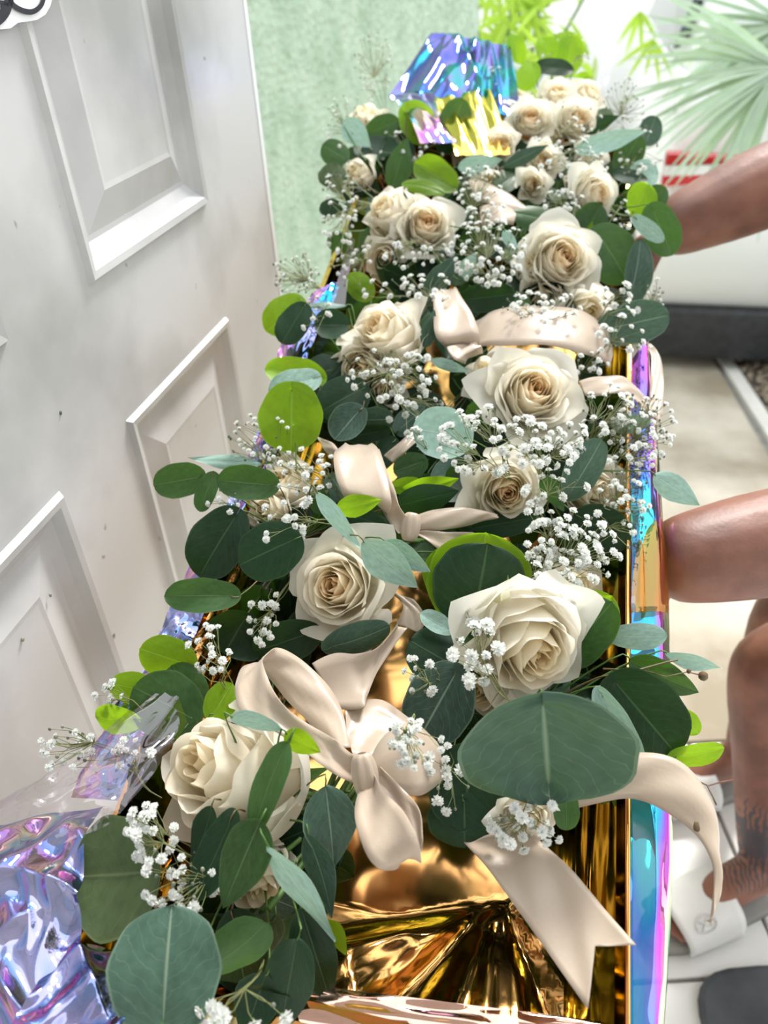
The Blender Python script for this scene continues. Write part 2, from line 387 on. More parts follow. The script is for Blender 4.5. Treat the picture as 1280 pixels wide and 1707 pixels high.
# porch roof and rear wall: the room the camera stands in
CEIL = noise_mat('ceiling_plaster', (.62, .62, .60), (.7, .7, .68), 5, .9)
m = MB(); m.box((-1.2, -1.6, 2.62), (3.2, 0, 0), (0, 1.75, 0), (0, 0, .12)); struct(m.build('ceiling', CEIL, smooth=False))
m = MB(); m.box((-1.2, -1.7, 0), (3.2, 0, 0), (0, .1, 0), (0, 0, 2.62)); struct(m.build('wall_back', CEIL, smooth=False))
m = MB(); m.box((-1.2, -1.6, 0), (.1, 0, 0), (0, 1.75, 0), (0, 0, 2.62)); struct(m.build('wall_side', CEIL, smooth=False))

# ground: concrete slab outside, white tiles inside, gravel strip, kerb
CONC = noise_mat('pale_concrete', (.30, .25, .18), (.56, .51, .43), 3.2, .8, .3, 50, detail=8)
TILE = noise_mat('white_tile', (.70, .69, .67), (.78, .77, .75), 3, .3)
GROUT = noise_mat('grout', (.25, .24, .22), (.32, .30, .28), 30, .9)
SOIL = noise_mat('dark_soil', (.06, .05, .04), (.14, .11, .08), 30, .95, .5)
m = MB(); m.box((-6, -3, -.10), (18, 0, 0), (0, 16, 0), (0, 0, .085)); floor = struct(m.build('floor', GROUT, smooth=False))
TY = on_floor(1150, 1240).y
tile_me = None
for i in range(-3, 6):
    for j in range(-6, 1):
        w = .46; x = .16 + i * w; y = TY + .005 + (j - 1) * w
        if tile_me is None:
            t = MB(); b_ = .004; g = .0035
            t.box((g, g, -.02), (w - 2 * g, 0, 0), (0, w - 2 * g, 0), (0, 0, .018))
            o = t.build('tile', TILE, floor, smooth=False); tile_me = o.data
            t2 = bmesh.new(); t2.from_mesh(tile_me); bmesh.ops.bevel(t2, geom=[e for e in t2.edges if all(v.co.z > -.01 for v in e.verts)], offset=.002, segments=1, affect='EDGES'); t2.to_mesh(tile_me); t2.free()
        else:
            o = bpy.data.objects.new('tile', tile_me); COL.objects.link(o); o.parent = floor
        o.location = (x, y, 0.0)
ga, gb = on_floor(1192, 590), on_floor(1290, 745)            # edge between slab and gravel
gdir = (gb - ga).normalized(); gn = Vector((-gdir.y, gdir.x, 0)) * -1
if gn.x < 0: gn = -gn
A = ga - gdir * 1.2; B = gb + gdir * 1.6
def slab(name, poly, z0, z1, mat):
    n = len(poly); v = [Vector((p.x, p.y, z1)) for p in poly] + [Vector((p.x, p.y, z0)) for p in poly]
    f = [tuple(range(n)), tuple(range(2 * n - 1, n - 1, -1))] + [(i, (i + 1) % n, n + (i + 1) % n, n + i) for i in range(n)]
    return mesh_obj(name, v, f, mat, smooth=False)
V2 = lambda x, y: Vector((x, y, 0))
yA = TY + .01
slab_o = struct(slab('ground_slab', [V2(-3, yA), V2(B.x + (A.x-B.x)*0, yA), V2(B.x, max(B.y, yA + .02)), V2(A.x, A.y), V2(A.x, 9), V2(-3, 9)], -.05, -.003, CONC))
KERB = noise_mat('white_kerb', (.62, .60, .56), (.75, .73, .68), 8, .8, .2)
m = MB(); m.box(Vector((A.x, A.y, -.05)), gdir * (B - A).length, gn * .05, Vector((0, 0, .055))); struct(m.build('trim_1', KERB, smooth=False))
m = MB(); m.box(Vector((A.x, A.y, -.012)) + gn * .05, gdir * 3.5, gn * 2.5, Vector((0, 0, .006))); g_o = struct(m.build('gravel_bed', SOIL, smooth=False))
random.seed(5)
PEB = noise_mat('gravel_stone', (.10, .07, .05), (.45, .37, .28), 40, .85, spread=(.3, .7))
m = MB()
for i in range(3600):
    s = random.uniform(-.1, 2.5); q = random.uniform(.06, .85)
    c = A + gdir * s + gn * q; r = random.uniform(.007, .015)
    m.ball(Vector((c.x, c.y, random.uniform(-.004, .008))), r, 0, 5, 3, (random.uniform(.7, 1.2), random.uniform(.7, 1.2), .7))
tag(m.build('gravel', PEB, smooth=False), 'brown and grey gravel spread in the bed beside the concrete path', 'gravel', kind='stuff')
# lawn wall in the far distance
WALLW = noise_mat('white_garden_wall', (.80, .82, .80), (.88, .90, .87), 2, .9, .3)
m = MB(); m.box((-3, 7.2, 0), (12, 0, 0), (0, .2, 0), (0, 0, 2.3)); struct(m.build('wall_garden', WALLW, smooth=False))
# dark mat in the lower right corner
MATM = noise_mat('charcoal_rubber', (.035, .038, .045), (.07, .075, .085), 12, .7, .5, 90)
mc = on_floor(1262, 1690, .008)
m = MB(); pts = []
for i in range(28):
    t = 2 * math.pi * i / 28; c_, s_ = math.cos(t), math.sin(t)
    pts.append(mc + Vector((.03 + .12 * math.copysign(abs(c_) ** .6, c_), -.04 + .11 * math.copysign(abs(s_) ** .6, s_), 0)))
n = 28; v = pts + [p - Vector((0, 0, .008)) for p in pts]
v2 = [mc + Vector((.03, -.04, 0)) + (p - mc - Vector((.03, -.04, 0))) * .93 + Vector((0, 0, .003)) for p in pts]
f = [(i, (i + 1) % n, n + (i + 1) % n, n + i) for i in range(n)] + [(2 * n + i, 2 * n + (i + 1) % n, (i + 1) % n, i) for i in range(n)] + [tuple(2 * n + i for i in range(n))]
tag(mesh_obj('floor_mat', v + v2, f, MATM, smooth=False), 'dark grey rubber mat on the white tiles in front of the sandal', 'mat')
# ------------------------------------------------------------------ gift box lined with foil film
wN = Vector((0, .605, -.796)).normalized()
vV = Vector((407, 1688, 1282)).normalized(); vV = (vV - wN * vV.dot(wN)).normalized()
uU = vV.cross(wN); uU = uU if uU.x > 0 else -uU
U_, V_, W_ = D(uU), D(vV), D(wN)
BO = Q(1047, 1200, .035)
def B(a, b, c=0): return BO + U_ * a + V_ * b + W_ * c
BOXW, B0, B1, BH = .40, -.262, .96, .17
KRAFT = noise_mat('foil_board', (.55, .40, .22), (.62, .46, .26), 20, .6)
box = empty('gift_box', B(-BOXW / 2, (B0 + B1) / 2, -BH), 'long box lined with crumpled gold foil, iridescent film along its edge, full of bouquets', 'box')
m = MB(); T = .006
m.box(B(-BOXW - T, B0 - T, -BH - T), U_ * (BOXW + 2 * T), V_ * (B1 - B0 + 2 * T), W_ * T); m.build('base', GOLD, box, False)
for nm, (o_, a_, b_) in {'s1': (B(0, B0, -BH), U_ * T, V_ * (B1 - B0)), 's2': (B(-BOXW - T, B0, -BH), U_ * T, V_ * (B1 - B0)), 's3': (B(-BOXW, B1, -BH), U_ * BOXW, V_ * T), 's4': (B(-BOXW, B0 - T, -BH), U_ * BOXW, V_ * T)}.items():
    m = MB(); m.box(o_, a_, b_, W_ * (BH - .01)); m.build('side_panel', GOLD, box, False)

def lerp(a, b, t): return a + (b - a) * t
# gold floor of the lining: calm in the middle, star folds near the front
def floor_fn(u, w): return B(-BOXW * (1 - u) , B0 + (B1 - B0) * w, -BH + .004)
star = (-.078, -.116)
NU, NV = 90, 150
v = []; rnd = random.Random(4)
for j in range(NV + 1):
    for i in range(NU + 1):
        a = -BOXW * (1 - i / NU); b_ = B0 + (B1 - B0) * (j / NV) ** 1.6
        dx, dy = a - star[0], b_ - star[1]; r = math.hypot(dx, dy); ang = math.atan2(dy, dx)
        line = -.121 + (a + .075) * .4 if a < -.075 else -.121 + (a + .075) * .5
        front = max(0, min(1, (line - b_) / .022)); front = front * front * (3 - 2 * front)
        fold = sum(abs(math.sin(ang * k_ + ph)) * am for k_, ph, am in ((3.0, .3, .6), (6.5, 1.2, .3), (13, .4, .10)))
        h = fold * min(r, .10) * .26 * front
        h += .010 * (1 - 2 * abs(noise.noise(Vector((a * 12, b_ * 12, 3))))) * front + .003 * noise.noise(Vector((a * 7, b_ * 7, 5))) + .0008 * noise.noise(Vector((a * 30, b_ * 30, 5)))
        h += .05 * max(0, (-.16 - b_)) / .1
        v.append(B(a, b_, -BH + .006 + max(0, h)))
f = [(j * (NU + 1) + i, j * (NU + 1) + i + 1, (j + 1) * (NU + 1) + i + 1, (j + 1) * (NU + 1) + i) for j in range(NV) for i in range(NU)]
mesh_obj('foil_lining', v, f, GOLD, box, True)
# gold inner faces with long vertical pleats
def pleat(name, fn, nu, nv, amp, mat, seed):
    v = []
    for j in range(nv + 1):
        for i in range(nu + 1):
            u, w = i / nu, j / nv
            a = fn(u, w)[0]; nn = fn(u, w)[1]
            d = amp * (1 - 2 * abs(noise.noise(Vector((w * 3 + seed, u * 7.0, seed))))) + amp * .6 * noise.noise(Vector((w * 9, u * 11, seed + 5)))
            v.append(a + nn * d * math.sin(math.pi * min(1, u * 1.02) * .96 + .06))
    f = [(j * (nu + 1) + i, j * (nu + 1) + i + 1, (j + 1) * (nu + 1) + i + 1, (j + 1) * (nu + 1) + i) for j in range(nv) for i in range(nu)]
    return mesh_obj(name, v, f, mat, box, True)
pleat('foil_side', lambda u, w: (B(-.010 - .012 * (1 - u), B0 + (B1 - B0) * w, -BH + (BH + .004) * u), -U_), 16, 200, .007, GOLD, 3)
pleat('foil_side', lambda u, w: (B(-BOXW + .010 + .012 * (1 - u), B0 + (B1 - B0) * w, -BH + (BH + .004) * u), U_), 16, 200, .009, GOLD, 8)
pleat('foil_side', lambda u, w: (B(-BOXW * (1 - w), B1 - .012, -BH + (BH + .02) * u), -V_), 16, 70, .008, GOLD, 12)
pleat('foil_side', lambda u, w: (B(-BOXW * (1 - w), B0 + .012, -BH + (BH + .005) * u), V_), 16, 70, .008, GOLD, 15)

# film sheets that stand proud of the rim; both edges are given as seen points with a distance
def sheet(name, left, right, n, across, mat, amp=0, seed=0, bulge=0.0, fu=3.0, fw=3.0, shear=.6, fine=.35):
    """film sheet with sharp folds: ridged noise stretched over the sheet"""
    L = catmull([Q(*p) for p in left], n); R_ = catmull([Q(*p) for p in right], n)
    v = []
    for j in range(n + 1):
        side = (R_[j] - L[j]); along = (L[min(j + 1, n)] - L[max(j - 1, 0)]); nn = side.cross(along); nn = nn.normalized() if nn.length > 0 else W_
        if nn.dot(EZ) < 0: nn = -nn
        for i in range(across + 1):
            u = i / across; w = j / n; p = lerp(L[j], R_[j], u)
            a = 1 - 2.2 * abs(noise.noise(Vector((u * fu + w * shear * fu, w * fw, seed * 1.37))))
            b_ = 1 - 2.2 * abs(noise.noise(Vector((u * fu * 1.9 - w * shear * fu * 1.3, w * fw * 1.6, seed + 7.7))))
            c = 1 - 2.2 * abs(noise.noise(Vector((u * fu * 4, w * fw * 4 + u * fw * 2, seed + 3.1))))
            v.append(p + nn * (bulge * math.sin(math.pi * u) + amp * (a + .6 * b_ + fine * c) * min(1, .25 + 4 * min(w, 1 - w) + (0 if n > 60 else 0)) ))
    f = [(j * (across + 1) + i, j * (across + 1) + i + 1, (j + 1) * (across + 1) + i + 1, (j + 1) * (across + 1) + i) for j in range(n) for i in range(across)]
    return mesh_obj(name, v, f, mat, box, True)
# right-hand iridescent border, curved in section
sheet('film_border', [(1040, 1760, .03), (1047, 1500, .03), (1049, 1200, .035), (1050, 950, .035), (1050, 760, .03), (1052, 600, .03)],
      [(1098, 1760, .05), (1115, 1480, .055), (1116, 1200, .055), (1112, 1000, .05), (1098, 780, .045), (1080, 560, .04)], 80, 16, IRI, .0016, 3, .012, 2.5, 5, .3)
m = MB(); m.tube([Q(1046, y, .028) for y in range(1760, 480, -40)], .0022, 6); m.build('foil_edge', GOLD, box)
for (x0, x1, y0, y1) in ((1052, 1076, 905, 1022), (1066, 1113, 872, 1022)):  # amber sheets shaped as the arm's reflection in the film
    xm = (x0 + x1) / 2
    sheet('arm_reflection_film', [(xm - 3, y0, .025), (x0 + 5, y0 + 30, .022), (x0, y1 - 30, .022), (x0, y1, .025)], [(xm + 3, y0, .025), (x1 - 5, y0 + 28, .030), (x1, y1 - 30, .030), (x1, y1, .031)], 24, 10, AMBER, .0006, 2, .006)
# far end: tall blue-cyan film with long folds, gold tail below
sheet('film_end', [(648, 165, -.01), (690, 105, .0), (728, 56, .02)], [(800, 190, .0), (800, 115, .0), (792, 66, .02)], 40, 50, IRIB, .012, 5, 0, 2.6, .7, .5, .06)
sheet('film_end', [(775, 180, -.01), (790, 110, .0), (790, 66, .02)], [(866, 200, -.01), (856, 130, .0), (846, 76, .02)], 36, 36, IRIB, .010, 9, 0, 2.2, .6, .3, .06)
sheet('film_end', [(655, 160, -.02), (672, 185, -.03), (700, 240, -.03)], [(720, 150, -.01), (730, 190, -.02), (760, 240, -.02)], 24, 24, IRIS, .006, 7, 0, 2, 2, .5, .1)
sheet('foil_end', [(716, 165, -.01), (735, 205, -.01), (760, 260, -.01)], [(812, 150, -.01), (830, 190, -.015), (850, 260, .0)], 30, 40, GOLD, .008, 11, 0, 3, .8, .2, .08)
sheet('clear_blade', [(985, 150, .0), (1000, 80, .0), (1042, 22, .0)], [(1010, 155, .0), (1030, 90, .0), (1044, 24, .0)], 20, 10, CLEAR, .002, 2, .004)
# left border strips
sheet('film_border', [(280, 1030, .06), (330, 925, .06), (385, 830, .055), (440, 690, .045), (474, 560, .04), (520, 490, .03)],
      [(345, 1060, .05), (380, 940, .05), (430, 850, .06), (480, 700, .05), (520, 580, .04), (570, 470, .03)], 120, 20, IRIS, .003, 13, .004, 2, 14)
sheet('clear_border', [(550, 510, .0), (566, 455, .0), (584, 395, .0)], [(575, 510, .0), (582, 455, .0), (592, 400, .0)], 10, 4, CLEAR, 0)
sheet('film_border', [(530, 505, .02), (545, 485, .02), (555, 470, .02)], [(556, 508, .02), (562, 490, .02), (568, 476, .02)], 10, 6, IRIB, .002, 4, 0)
sheet('film_border', [(120, 1330, .07), (180, 1210, .06), (240, 1120, .05), (285, 1010, .05)],
      [(240, 1340, .05), (265, 1240, .05), (300, 1140, .05), (350, 1050, .05)], 80, 24, IRIS, .004, 17, .004, 3, 9)
sheet('foil_side', [(105, 1640, .03), (140, 1500, .03), (180, 1370, .03), (225, 1260, .03), (290, 1120, .03), (360, 990, .03), (405, 900, .03)],
      [(230, 1640, .12), (260, 1500, .12), (290, 1370, .12), (330, 1260, .12), (370, 1140, .10), (430, 1010, .10), (460, 930, .10)], 140, 30, GOLD, .004, 21, .0, 3, 12, .3)
# crumpled iridescent heap, lower left
sheet('film_heap', [(-160, 1440, .05), (-150, 1530, .04), (-130, 1640, .03), (-120, 1800, .02)],
      [(175, 1350, .06), (160, 1470, .03), (150, 1600, .02), (200, 1800, .02)], 110, 110, IRIS, .022, 23, .012, 2.0, 1.3, 1.3, .12)
sheet('film_heap', [(20, 1720, -.005), (60, 1650, .0), (100, 1570, .02)], [(150, 1800, -.005), (210, 1710, .005), (225, 1610, .04)], 50, 40, IRIS, .010, 29, .006, 1.6, 1.2, 1, .1)
# rose-tinted film folded over the front edge
sheet('front_film', [(500, 1640, .045), (496, 1700, .04), (490, 1800, .04)], [(1046, 1708, .045), (1046, 1740, .045), (1046, 1810, .045)], 24, 60, ROSEF, .003, 37, .0, 2, 3, .2, .05)
sheet('clear_sheet', [(-60, 1420, .02), (40, 1330, .02), (150, 1270, .03), (290, 1120, .04)], [(-30, 1500, .0), (80, 1440, .0), (220, 1350, .01), (330, 1190, .03)], 50, 30, CLEAR, .010, 31, .02, 1.4, 2)
# ------------------------------------------------------------------ bouquets
RND = random.Random(11)
def leaf(parent, cx, cy, L, Wd, ang, col='mid', dz=0.0, roll=None, pitch=None, shape='round', core=None, curl=0.0, name='eucalyptus_leaf', z=None, notch=0):
    z = z if z is not None else zf(cy) + dz; pxm = z / F
    roll = RND.uniform(-30, 30) if roll is None else roll; pitch = RND.uniform(-28, 28) if pitch is None else pitch
    a = math.radians(ang); tip = EX * math.cos(a) + EY * math.sin(a); side = EX * math.sin(a) - EY * math.cos(a); nrm = EZ.copy()
    Mx = Matrix.Rotation(math.radians(roll), 3, tip) ; My = Matrix.Rotation(math.radians(pitch), 3, side)
    tip, side, nrm = [My @ (Mx @ q) for q in (tip, side, nrm)]
    L = L * pxm / max(.4, math.cos(math.radians(pitch))); Wd = Wd * pxm / max(.4, math.cos(math.radians(roll)))
    c = P(cx, cy, z)
    nu, nv = (12, 20) if max(L, Wd) > .055 else (8, 12)
    rnd = random.Random(int(cx * 7 + cy * 13)); cup = rnd.uniform(-.10, .14) + curl; bend = rnd.uniform(-.14, .10); ph = rnd.uniform(0, 6)
    asym = rnd.uniform(-.06, .06); tw = rnd.uniform(-.25, .25)
    v = []; uv = []
    for j in range(nv + 1):
        t = (1 - math.cos(math.pi * j / nv)) / 2
        if shape == 'round': w = max(0, 1 - (2 * t ** .94 - 1) ** 2) ** .48
        elif shape == 'ovate': w = math.sin(math.pi * t ** .72) ** .85 if 0 < t < 1 else 0
        elif shape == 'lance': w = math.sin(math.pi * t ** .8) ** 1.1 if 0 < t < 1 else 0
        elif shape == 'heart': w = math.sin(math.pi * min(1, t * .97 + .03) ** .8) ** .5 if t < 1 else 0
        w = max(w, .0)
        for i in range(nu + 1):
            s = i / nu * 2 - 1
            y = (t - .5) * L
            if shape in ('round', 'heart'): y -= (1 - t) ** 3 * L * .06 * (1 - abs(s) * -1.2) * (abs(s)); y += (.035 if t > .9 else 0) * L * (-abs(s) * .3)
            x = s * w * Wd * .5 * (1 + .02 * math.sin(t * 17 + ph) + asym * math.sin(t * 3)) 
            zz = cup * Wd * (abs(s) ** 1.6) * w + bend * L * (t - .5) ** 2 * 2 + .018 * L * math.sin(t * 9 + ph + s * 2) * abs(s) - .02 * Wd * (1 - min(1, abs(s) * 4))
            zz += tw * x * (t - .5)
            if notch: y -= notch * L * math.exp(-(s / .16) ** 2) * t ** 6; zz -= .03 * Wd * math.cos(s * 5) * t; zz += .02 * L * math.sin(s * 7 + t * 4)
            v.append(c + side * x + tip * y + nrm * zz); uv.append((i / nu, t))
    f = [(j * (nu + 1) + i, j * (nu + 1) + i + 1, (j + 1) * (nu + 1) + i + 1, (j + 1) * (nu + 1) + i) for j in range(nv) for i in range(nu)]
    mi = [0] * len(f)
    if core is not None:                                       # petiole running back to the sprig
        b = v[nu // 2]; back = b - tip * L * .12 - nrm * L * .03
        cc = core if (core - b).length < .11 else b + (core - b).normalized() * .09
        pts = catmull([b + tip * .002, back, lerp(back, cc, .5) - EZ * .01, cc], 7)
        mb = MB(); mb.tube(pts, [.0007] * 4 + [.0009] * 4, 4, cap=False); n0 = len(v)
        v += mb.v; uv += [(0, 0)] * len(mb.v); f += [tuple(k + n0 for k in q) for q in mb.f]; mi += [1] * len(mb.f)
    return mesh_obj(name, v, f, [LEAF[col], TWIG if RND.random() < .4 else STEM], parent, True, mi, uv)

def rose(parent, px, py, R, tx=0, ty=0, op=.9, peach=.6, dz=0.0, n=26, seed=None, spin=0, pale=0):
    z = zf(py) + dz; Rm = R * z / F; c = P(px, py, z)
    ax = (EZ + EX * tx + EY * ty).normalized(); e1 = (EX - ax * EX.dot(ax)).normalized(); e2 = ax.cross(e1)
    rnd = random.Random(seed if seed is not None else int(px * 3 + py)); Rm /= (.67 * (.75 + .25 * op) * (.80 + .62 * op) + .15 * op); c = c - ax * Rm * .15
    sk = (tx * .16 * R / 100, ty * .16 * R / 100)
    def T(x, y, zz): return c + e1 * (x * Rm) + e2 * (y * Rm) + ax * (zz * Rm)
    base_z = -.75 - .35 * (1 - op)
    mb = MB()                                                 # receptacle, sepals and stem: the body of the part
    mb.tube([T(0, 0, base_z + .10), T(0, 0, base_z), T(0, 0, base_z - .10), T(0, 0, base_z - .22)], [.13 * Rm, .15 * Rm, .10 * Rm, .05 * Rm], 8)
    for k in range(5):
        a = 2 * math.pi * k / 5 + .3
        mb.add([T(.1 * math.cos(a - .5), .1 * math.sin(a - .5), base_z), T(.1 * math.cos(a + .5), .1 * math.sin(a + .5), base_z),
                T(.36 * math.cos(a + .2), .36 * math.sin(a + .2), base_z - .02), T(.6 * math.cos(a), .6 * math.sin(a), base_z - .10), T(.36 * math.cos(a - .2), .36 * math.sin(a - .2), base_z - .02)], [(0, 1, 2, 3, 4)])
    ro = mb.build('rose', STEM, parent)
    WHITE = Vector((.94, .905, .84)); CREAM = Vector((.95, .86, .62)); PEACH = Vector((.95, .66, .38)); GREENISH = Vector((.70, .74, .45))
    WHITE = WHITE.lerp(Vector((.86, .84, .80)), pale)
    for i in range(n):
        f_ = i / (n - 1)
        phi = i * 2.39996 + rnd.uniform(-.2, .2) + spin
        rho = (.07 + .60 * f_ ** .85) * (.75 + .25 * op)
        ztip = .14 + .14 * math.sin(math.pi * min(1, f_ * 1.15)) - .34 * op * f_ ** 2.4 + rnd.uniform(-.03, .03) + (1 - op) * .2 * (1 - f_)
        flare = op * f_ ** 2.0
        hang = math.radians(lerp(105, 60, f_)) * rnd.uniform(.92, 1.1)
        p0 = (.05 + .03 * f_, base_z); p1 = (rho * 1.25 + .05, lerp(base_z, ztip, .12)); p2 = (rho * (1.02 + .1 * f_), lerp(base_z, ztip, .72)); p3 = (rho * (.80 + .62 * flare) + .10 * flare, ztip)
        outer = i >= n - 6
        pt = (rnd.uniform(.14, .30) if outer else rnd.uniform(.03, .14) * (f_ > .35)) ; ruf = rnd.uniform(0, 6.28); fold = rnd.uniform(.2, 1) * (f_ > .3)
        if outer: k_ = rnd.uniform(1.0, 1.10); p3 = (p3[0] * k_, p3[1] - .03); p2 = (p2[0] * 1.04, p2[1]); hang *= .92
        nu, nv = 14, 12
        v = []; cols = []; uv = []
        for j in range(nv + 1):
            for k in range(nu + 1):
                s = k / nu * 2 - 1; t = j / nv
                te = t * (1 - .20 * abs(s) ** 2.6 * (t ** 1.0)); u_ = 1 - te
                r = u_**3 * p0[0] + 3 * u_*u_*te * p1[0] + 3 * u_*te*te * p2[0] + te**3 * p3[0]
                zz = u_**3 * p0[1] + 3 * u_*u_*te * p1[1] + 3 * u_*te*te * p2[1] + te**3 * p3[1]
                # pointed tip folded back
                tip = max(0, 1 - abs(s) * 1.35) ** 1.2 * max(0, t - .6) / .4
                r += pt * tip * (.4 + f_); zz += pt * tip * (.5 - f_)
                # rolled rim
                roll = max(0, t - .78) / .22
                r += .10 * flare * roll ** 1.5; zz -= .14 * flare * roll ** 2 * fold
                r *= 1 + .10 * s * (.4 + .6 * t)
                r += .09 * f_ * abs(s) ** 3 * t
                r += .018 * math.sin(s * 6 + ruf) * t * (.5 + f_); zz += .022 * math.sin(s * 4.3 + ruf * 2) * t * (.4 + f_)
                w = (.40 + .60 * t ** .45)
                if t > .8: w *= math.sqrt(max(.0, 1 - ((t - .8) / .2) ** 2 * .38))
                a = phi + s * hang * w
                q_ = (1 - f_) * t; v.append(T(r * math.cos(a) + sk[0] * 2 * q_, r * math.sin(a) + sk[1] * 2 * q_, zz)); uv.append((k / nu, t))
                cc = WHITE.lerp(CREAM, max(0, .95 - f_ * .95))
                cc = cc.lerp(PEACH, peach * max(0, 1 - f_ * 2.3) * (.35 + .65 * (1 - t * .6)))
                cc = cc.lerp(CREAM, .55 * max(0, 1 - t * 2)); cc = cc.lerp(GREENISH, .55 * max(0, f_ - .5) * 2 * max(0, 1 - t * 2.4))
                if f_ > .8: cc = cc.lerp(GREENISH, .10)
                cols.append(cc)
        fc = [(j * (nu + 1) + k, j * (nu + 1) + k + 1, (j + 1) * (nu + 1) + k + 1, (j + 1) * (nu + 1) + k) for j in range(nv) for k in range(nu)]
        mesh_obj('petal', v, fc, PETAL, ro, True, None, uv, cols)
    return ro, T(0, 0, base_z - .2)

# floret prototypes: a tuft of little ruffled petals
def floret_proto(seed):
    rnd = random.Random(seed); m = MB()
    for ring, (n, el, r) in enumerate(((7, .15, .5), (6, .75, .46), (4, 1.2, .42))):
        for k in range(n):
            a = 2 * math.pi * (k + rnd.uniform(-.2, .2)) / n + ring
            d = Vector((math.cos(a) * math.cos(el), math.sin(a) * math.cos(el), math.sin(el))); s = d.cross(Vector((0, 0, 1)))
            s = s.normalized() if s.length > .01 else Vector((1, 0, 0)); q = d.cross(s)
            w = rnd.uniform(.17, .25); rr = r * rnd.uniform(.85, 1.1)
            m.add([d * .06, d * rr * .6 + s * w * .8, d * rr + s * w * .7 + q * .05, d * rr * .92 - q * .06, d * rr - s * w * .7 + q * .05, d * rr * .6 - s * w * .8], [(0, 1, 2, 3), (0, 3, 4, 5)])
    m.tube([Vector((0, 0, -.42)), Vector((0, 0, -.2)), Vector((0, 0, .02))], [.05, .12, .16], 5, 1)
    me = bpy.data.meshes.new('floret'); me.from_pydata([tuple(x) for x in m.v], [], m.f); me.materials.append(FLORET); me.materials.append(STEM)
    me.polygons.foreach_set('material_index', m.m); return me
FLP = [floret_proto(i) for i in range(5)]
NFL = [0]
def sprig(parent, cx, cy, rx, ry, n, root, dz=-.02, size=.0072, buds=.35, dense=0, rootdz=.03, spread=.022):
    rnd = random.Random(int(cx + cy * 3 + n)); R0 = Q(root[0], root[1], rootdz)
    n = int(n * 1.25); size *= 1.12
    m = MB(); pts = []; tot = int(n * (1 + buds * .8)); flor = []
    nb = max(2, n // 6)
    nodes = []
    for b in range(nb):
        a = rnd.uniform(0, 6.28); q = math.sqrt(rnd.random()) * .65
        x, y = cx + rx * q * math.cos(a), cy + ry * q * math.sin(a)
        nd = Q(lerp(root[0], x, .62), lerp(root[1], y, .62), dz + .012 + rnd.uniform(-.01, .01)); nodes.append((nd, x, y))
        midp = lerp(R0, nd, .5) + Vector((rnd.uniform(-1, 1), rnd.uniform(-1, 1), rnd.uniform(-1, 1))) * .004
        m.tube(catmull([R0, midp, nd], 5), [.0006] * 6, 3, 0, False)
    for i in range(tot):
        a = rnd.uniform(0, 6.28); q = math.sqrt(rnd.random())
        x, y = cx + rx * q * math.cos(a), cy + ry * q * math.sin(a); p = Q(x, y, dz + rnd.uniform(-spread, spread))
        nd = min(nodes, key=lambda w_: (w_[0] - p).length)[0]
        k = lerp(nd, p, .5) + Vector((rnd.uniform(-1, 1), rnd.uniform(-1, 1), rnd.uniform(-1, 1))) * .004
        s = size * rnd.uniform(.65, 1.15)
        m.tube([nd, k, p], [.00042, .00035, .0003], 3, 0, False)
        if i < n: flor.append((p, (p - k).normalized() * 1.2 + EZ * 1.0 + Vector((0, 0, .4)), s))
        else: m.ball(p, .0011 + .0006 * rnd.random(), 1, 5, 4, (1, 1, 1.3))
    sp = m.build('babys_breath_sprig', [BSTEM, BUD], parent)
    pinv = world_of(sp).inverted()
    for p, d, s in flor:
        o = bpy.data.objects.new('floret', FLP[rnd.randrange(5)]); COL.objects.link(o); o.parent = sp; o.matrix_parent_inverse = pinv
        o.rotation_mode = 'QUATERNION'; o.rotation_quaternion = d.to_track_quat('Z', 'Y') @ Matrix.Rotation(rnd.uniform(0, 6), 3, 'Z').to_quaternion()
        o.scale = (s, s, s * .85); o.location = p; NFL[0] += 1
    return sp

def ribbon(parent, pairs, name='ribbon_loop', n=None, across=6, curve=.0, notch=None):
    """pairs: (x1,y1,x2,y2,dz1,dz2) edge points of the satin band"""
    n = n or len(pairs) * 6
    L = catmull([Q(p[0], p[1], p[4]) for p in pairs], n); R_ = catmull([Q(p[2], p[3], p[5]) for p in pairs], n)
    v = []; uv = []
    for j in range(n + 1):
        side = R_[j] - L[j]; al = L[min(j + 1, n)] - L[max(j - 1, 0)]; nn = side.cross(al); nn = nn.normalized() if nn.length > 1e-9 else EZ
        for i in range(across + 1):
            u = i / across; p = lerp(L[j], R_[j], u) + nn * (curve * math.sin(math.pi * u) + .0012 * math.sin(u * 9 + j * .5))
            if notch is not None and j > n - 8:
                p = p + notch * ((1 - abs(2 * u - 1)) * ((j - (n - 8)) / 8))
            v.append(p); uv.append((u, j / n))
    f = [(j * (across + 1) + i, j * (across + 1) + i + 1, (j + 1) * (across + 1) + i + 1, (j + 1) * (across + 1) + i) for j in range(n) for i in range(across)]
    o = mesh_obj(name, v, f, SATIN, parent, True, None, uv)
    sm = o.modifiers.new('thickness', 'SOLIDIFY'); sm.thickness = .0006; sm.offset = 0
    return o
def knot(parent, cx, cy, rx, ry, dz, ang=0):
    c = Q(cx, cy, dz); s = zf(cy) / F; m = MB(); a = math.radians(ang)
    ex = EX * math.cos(a) + EY * math.sin(a); ey = -EX * math.sin(a) + EY * math.cos(a)
    def fn(u, v):
        th = 2 * math.pi * u; ph = math.pi * (.04 + .92 * v); rr = math.sin(ph) ** .5 * (1 + .10 * math.sin(th * 7 + v * 2))
        return c + ex * (math.cos(th) * rr * rx * s) + ey * (math.cos(ph) * ry * s * .98) + EZ * (math.sin(th) * rr * rx * s * .8)
    m.grid(fn, 28, 12)
    o = m.build('knot', SATIN, parent); return o

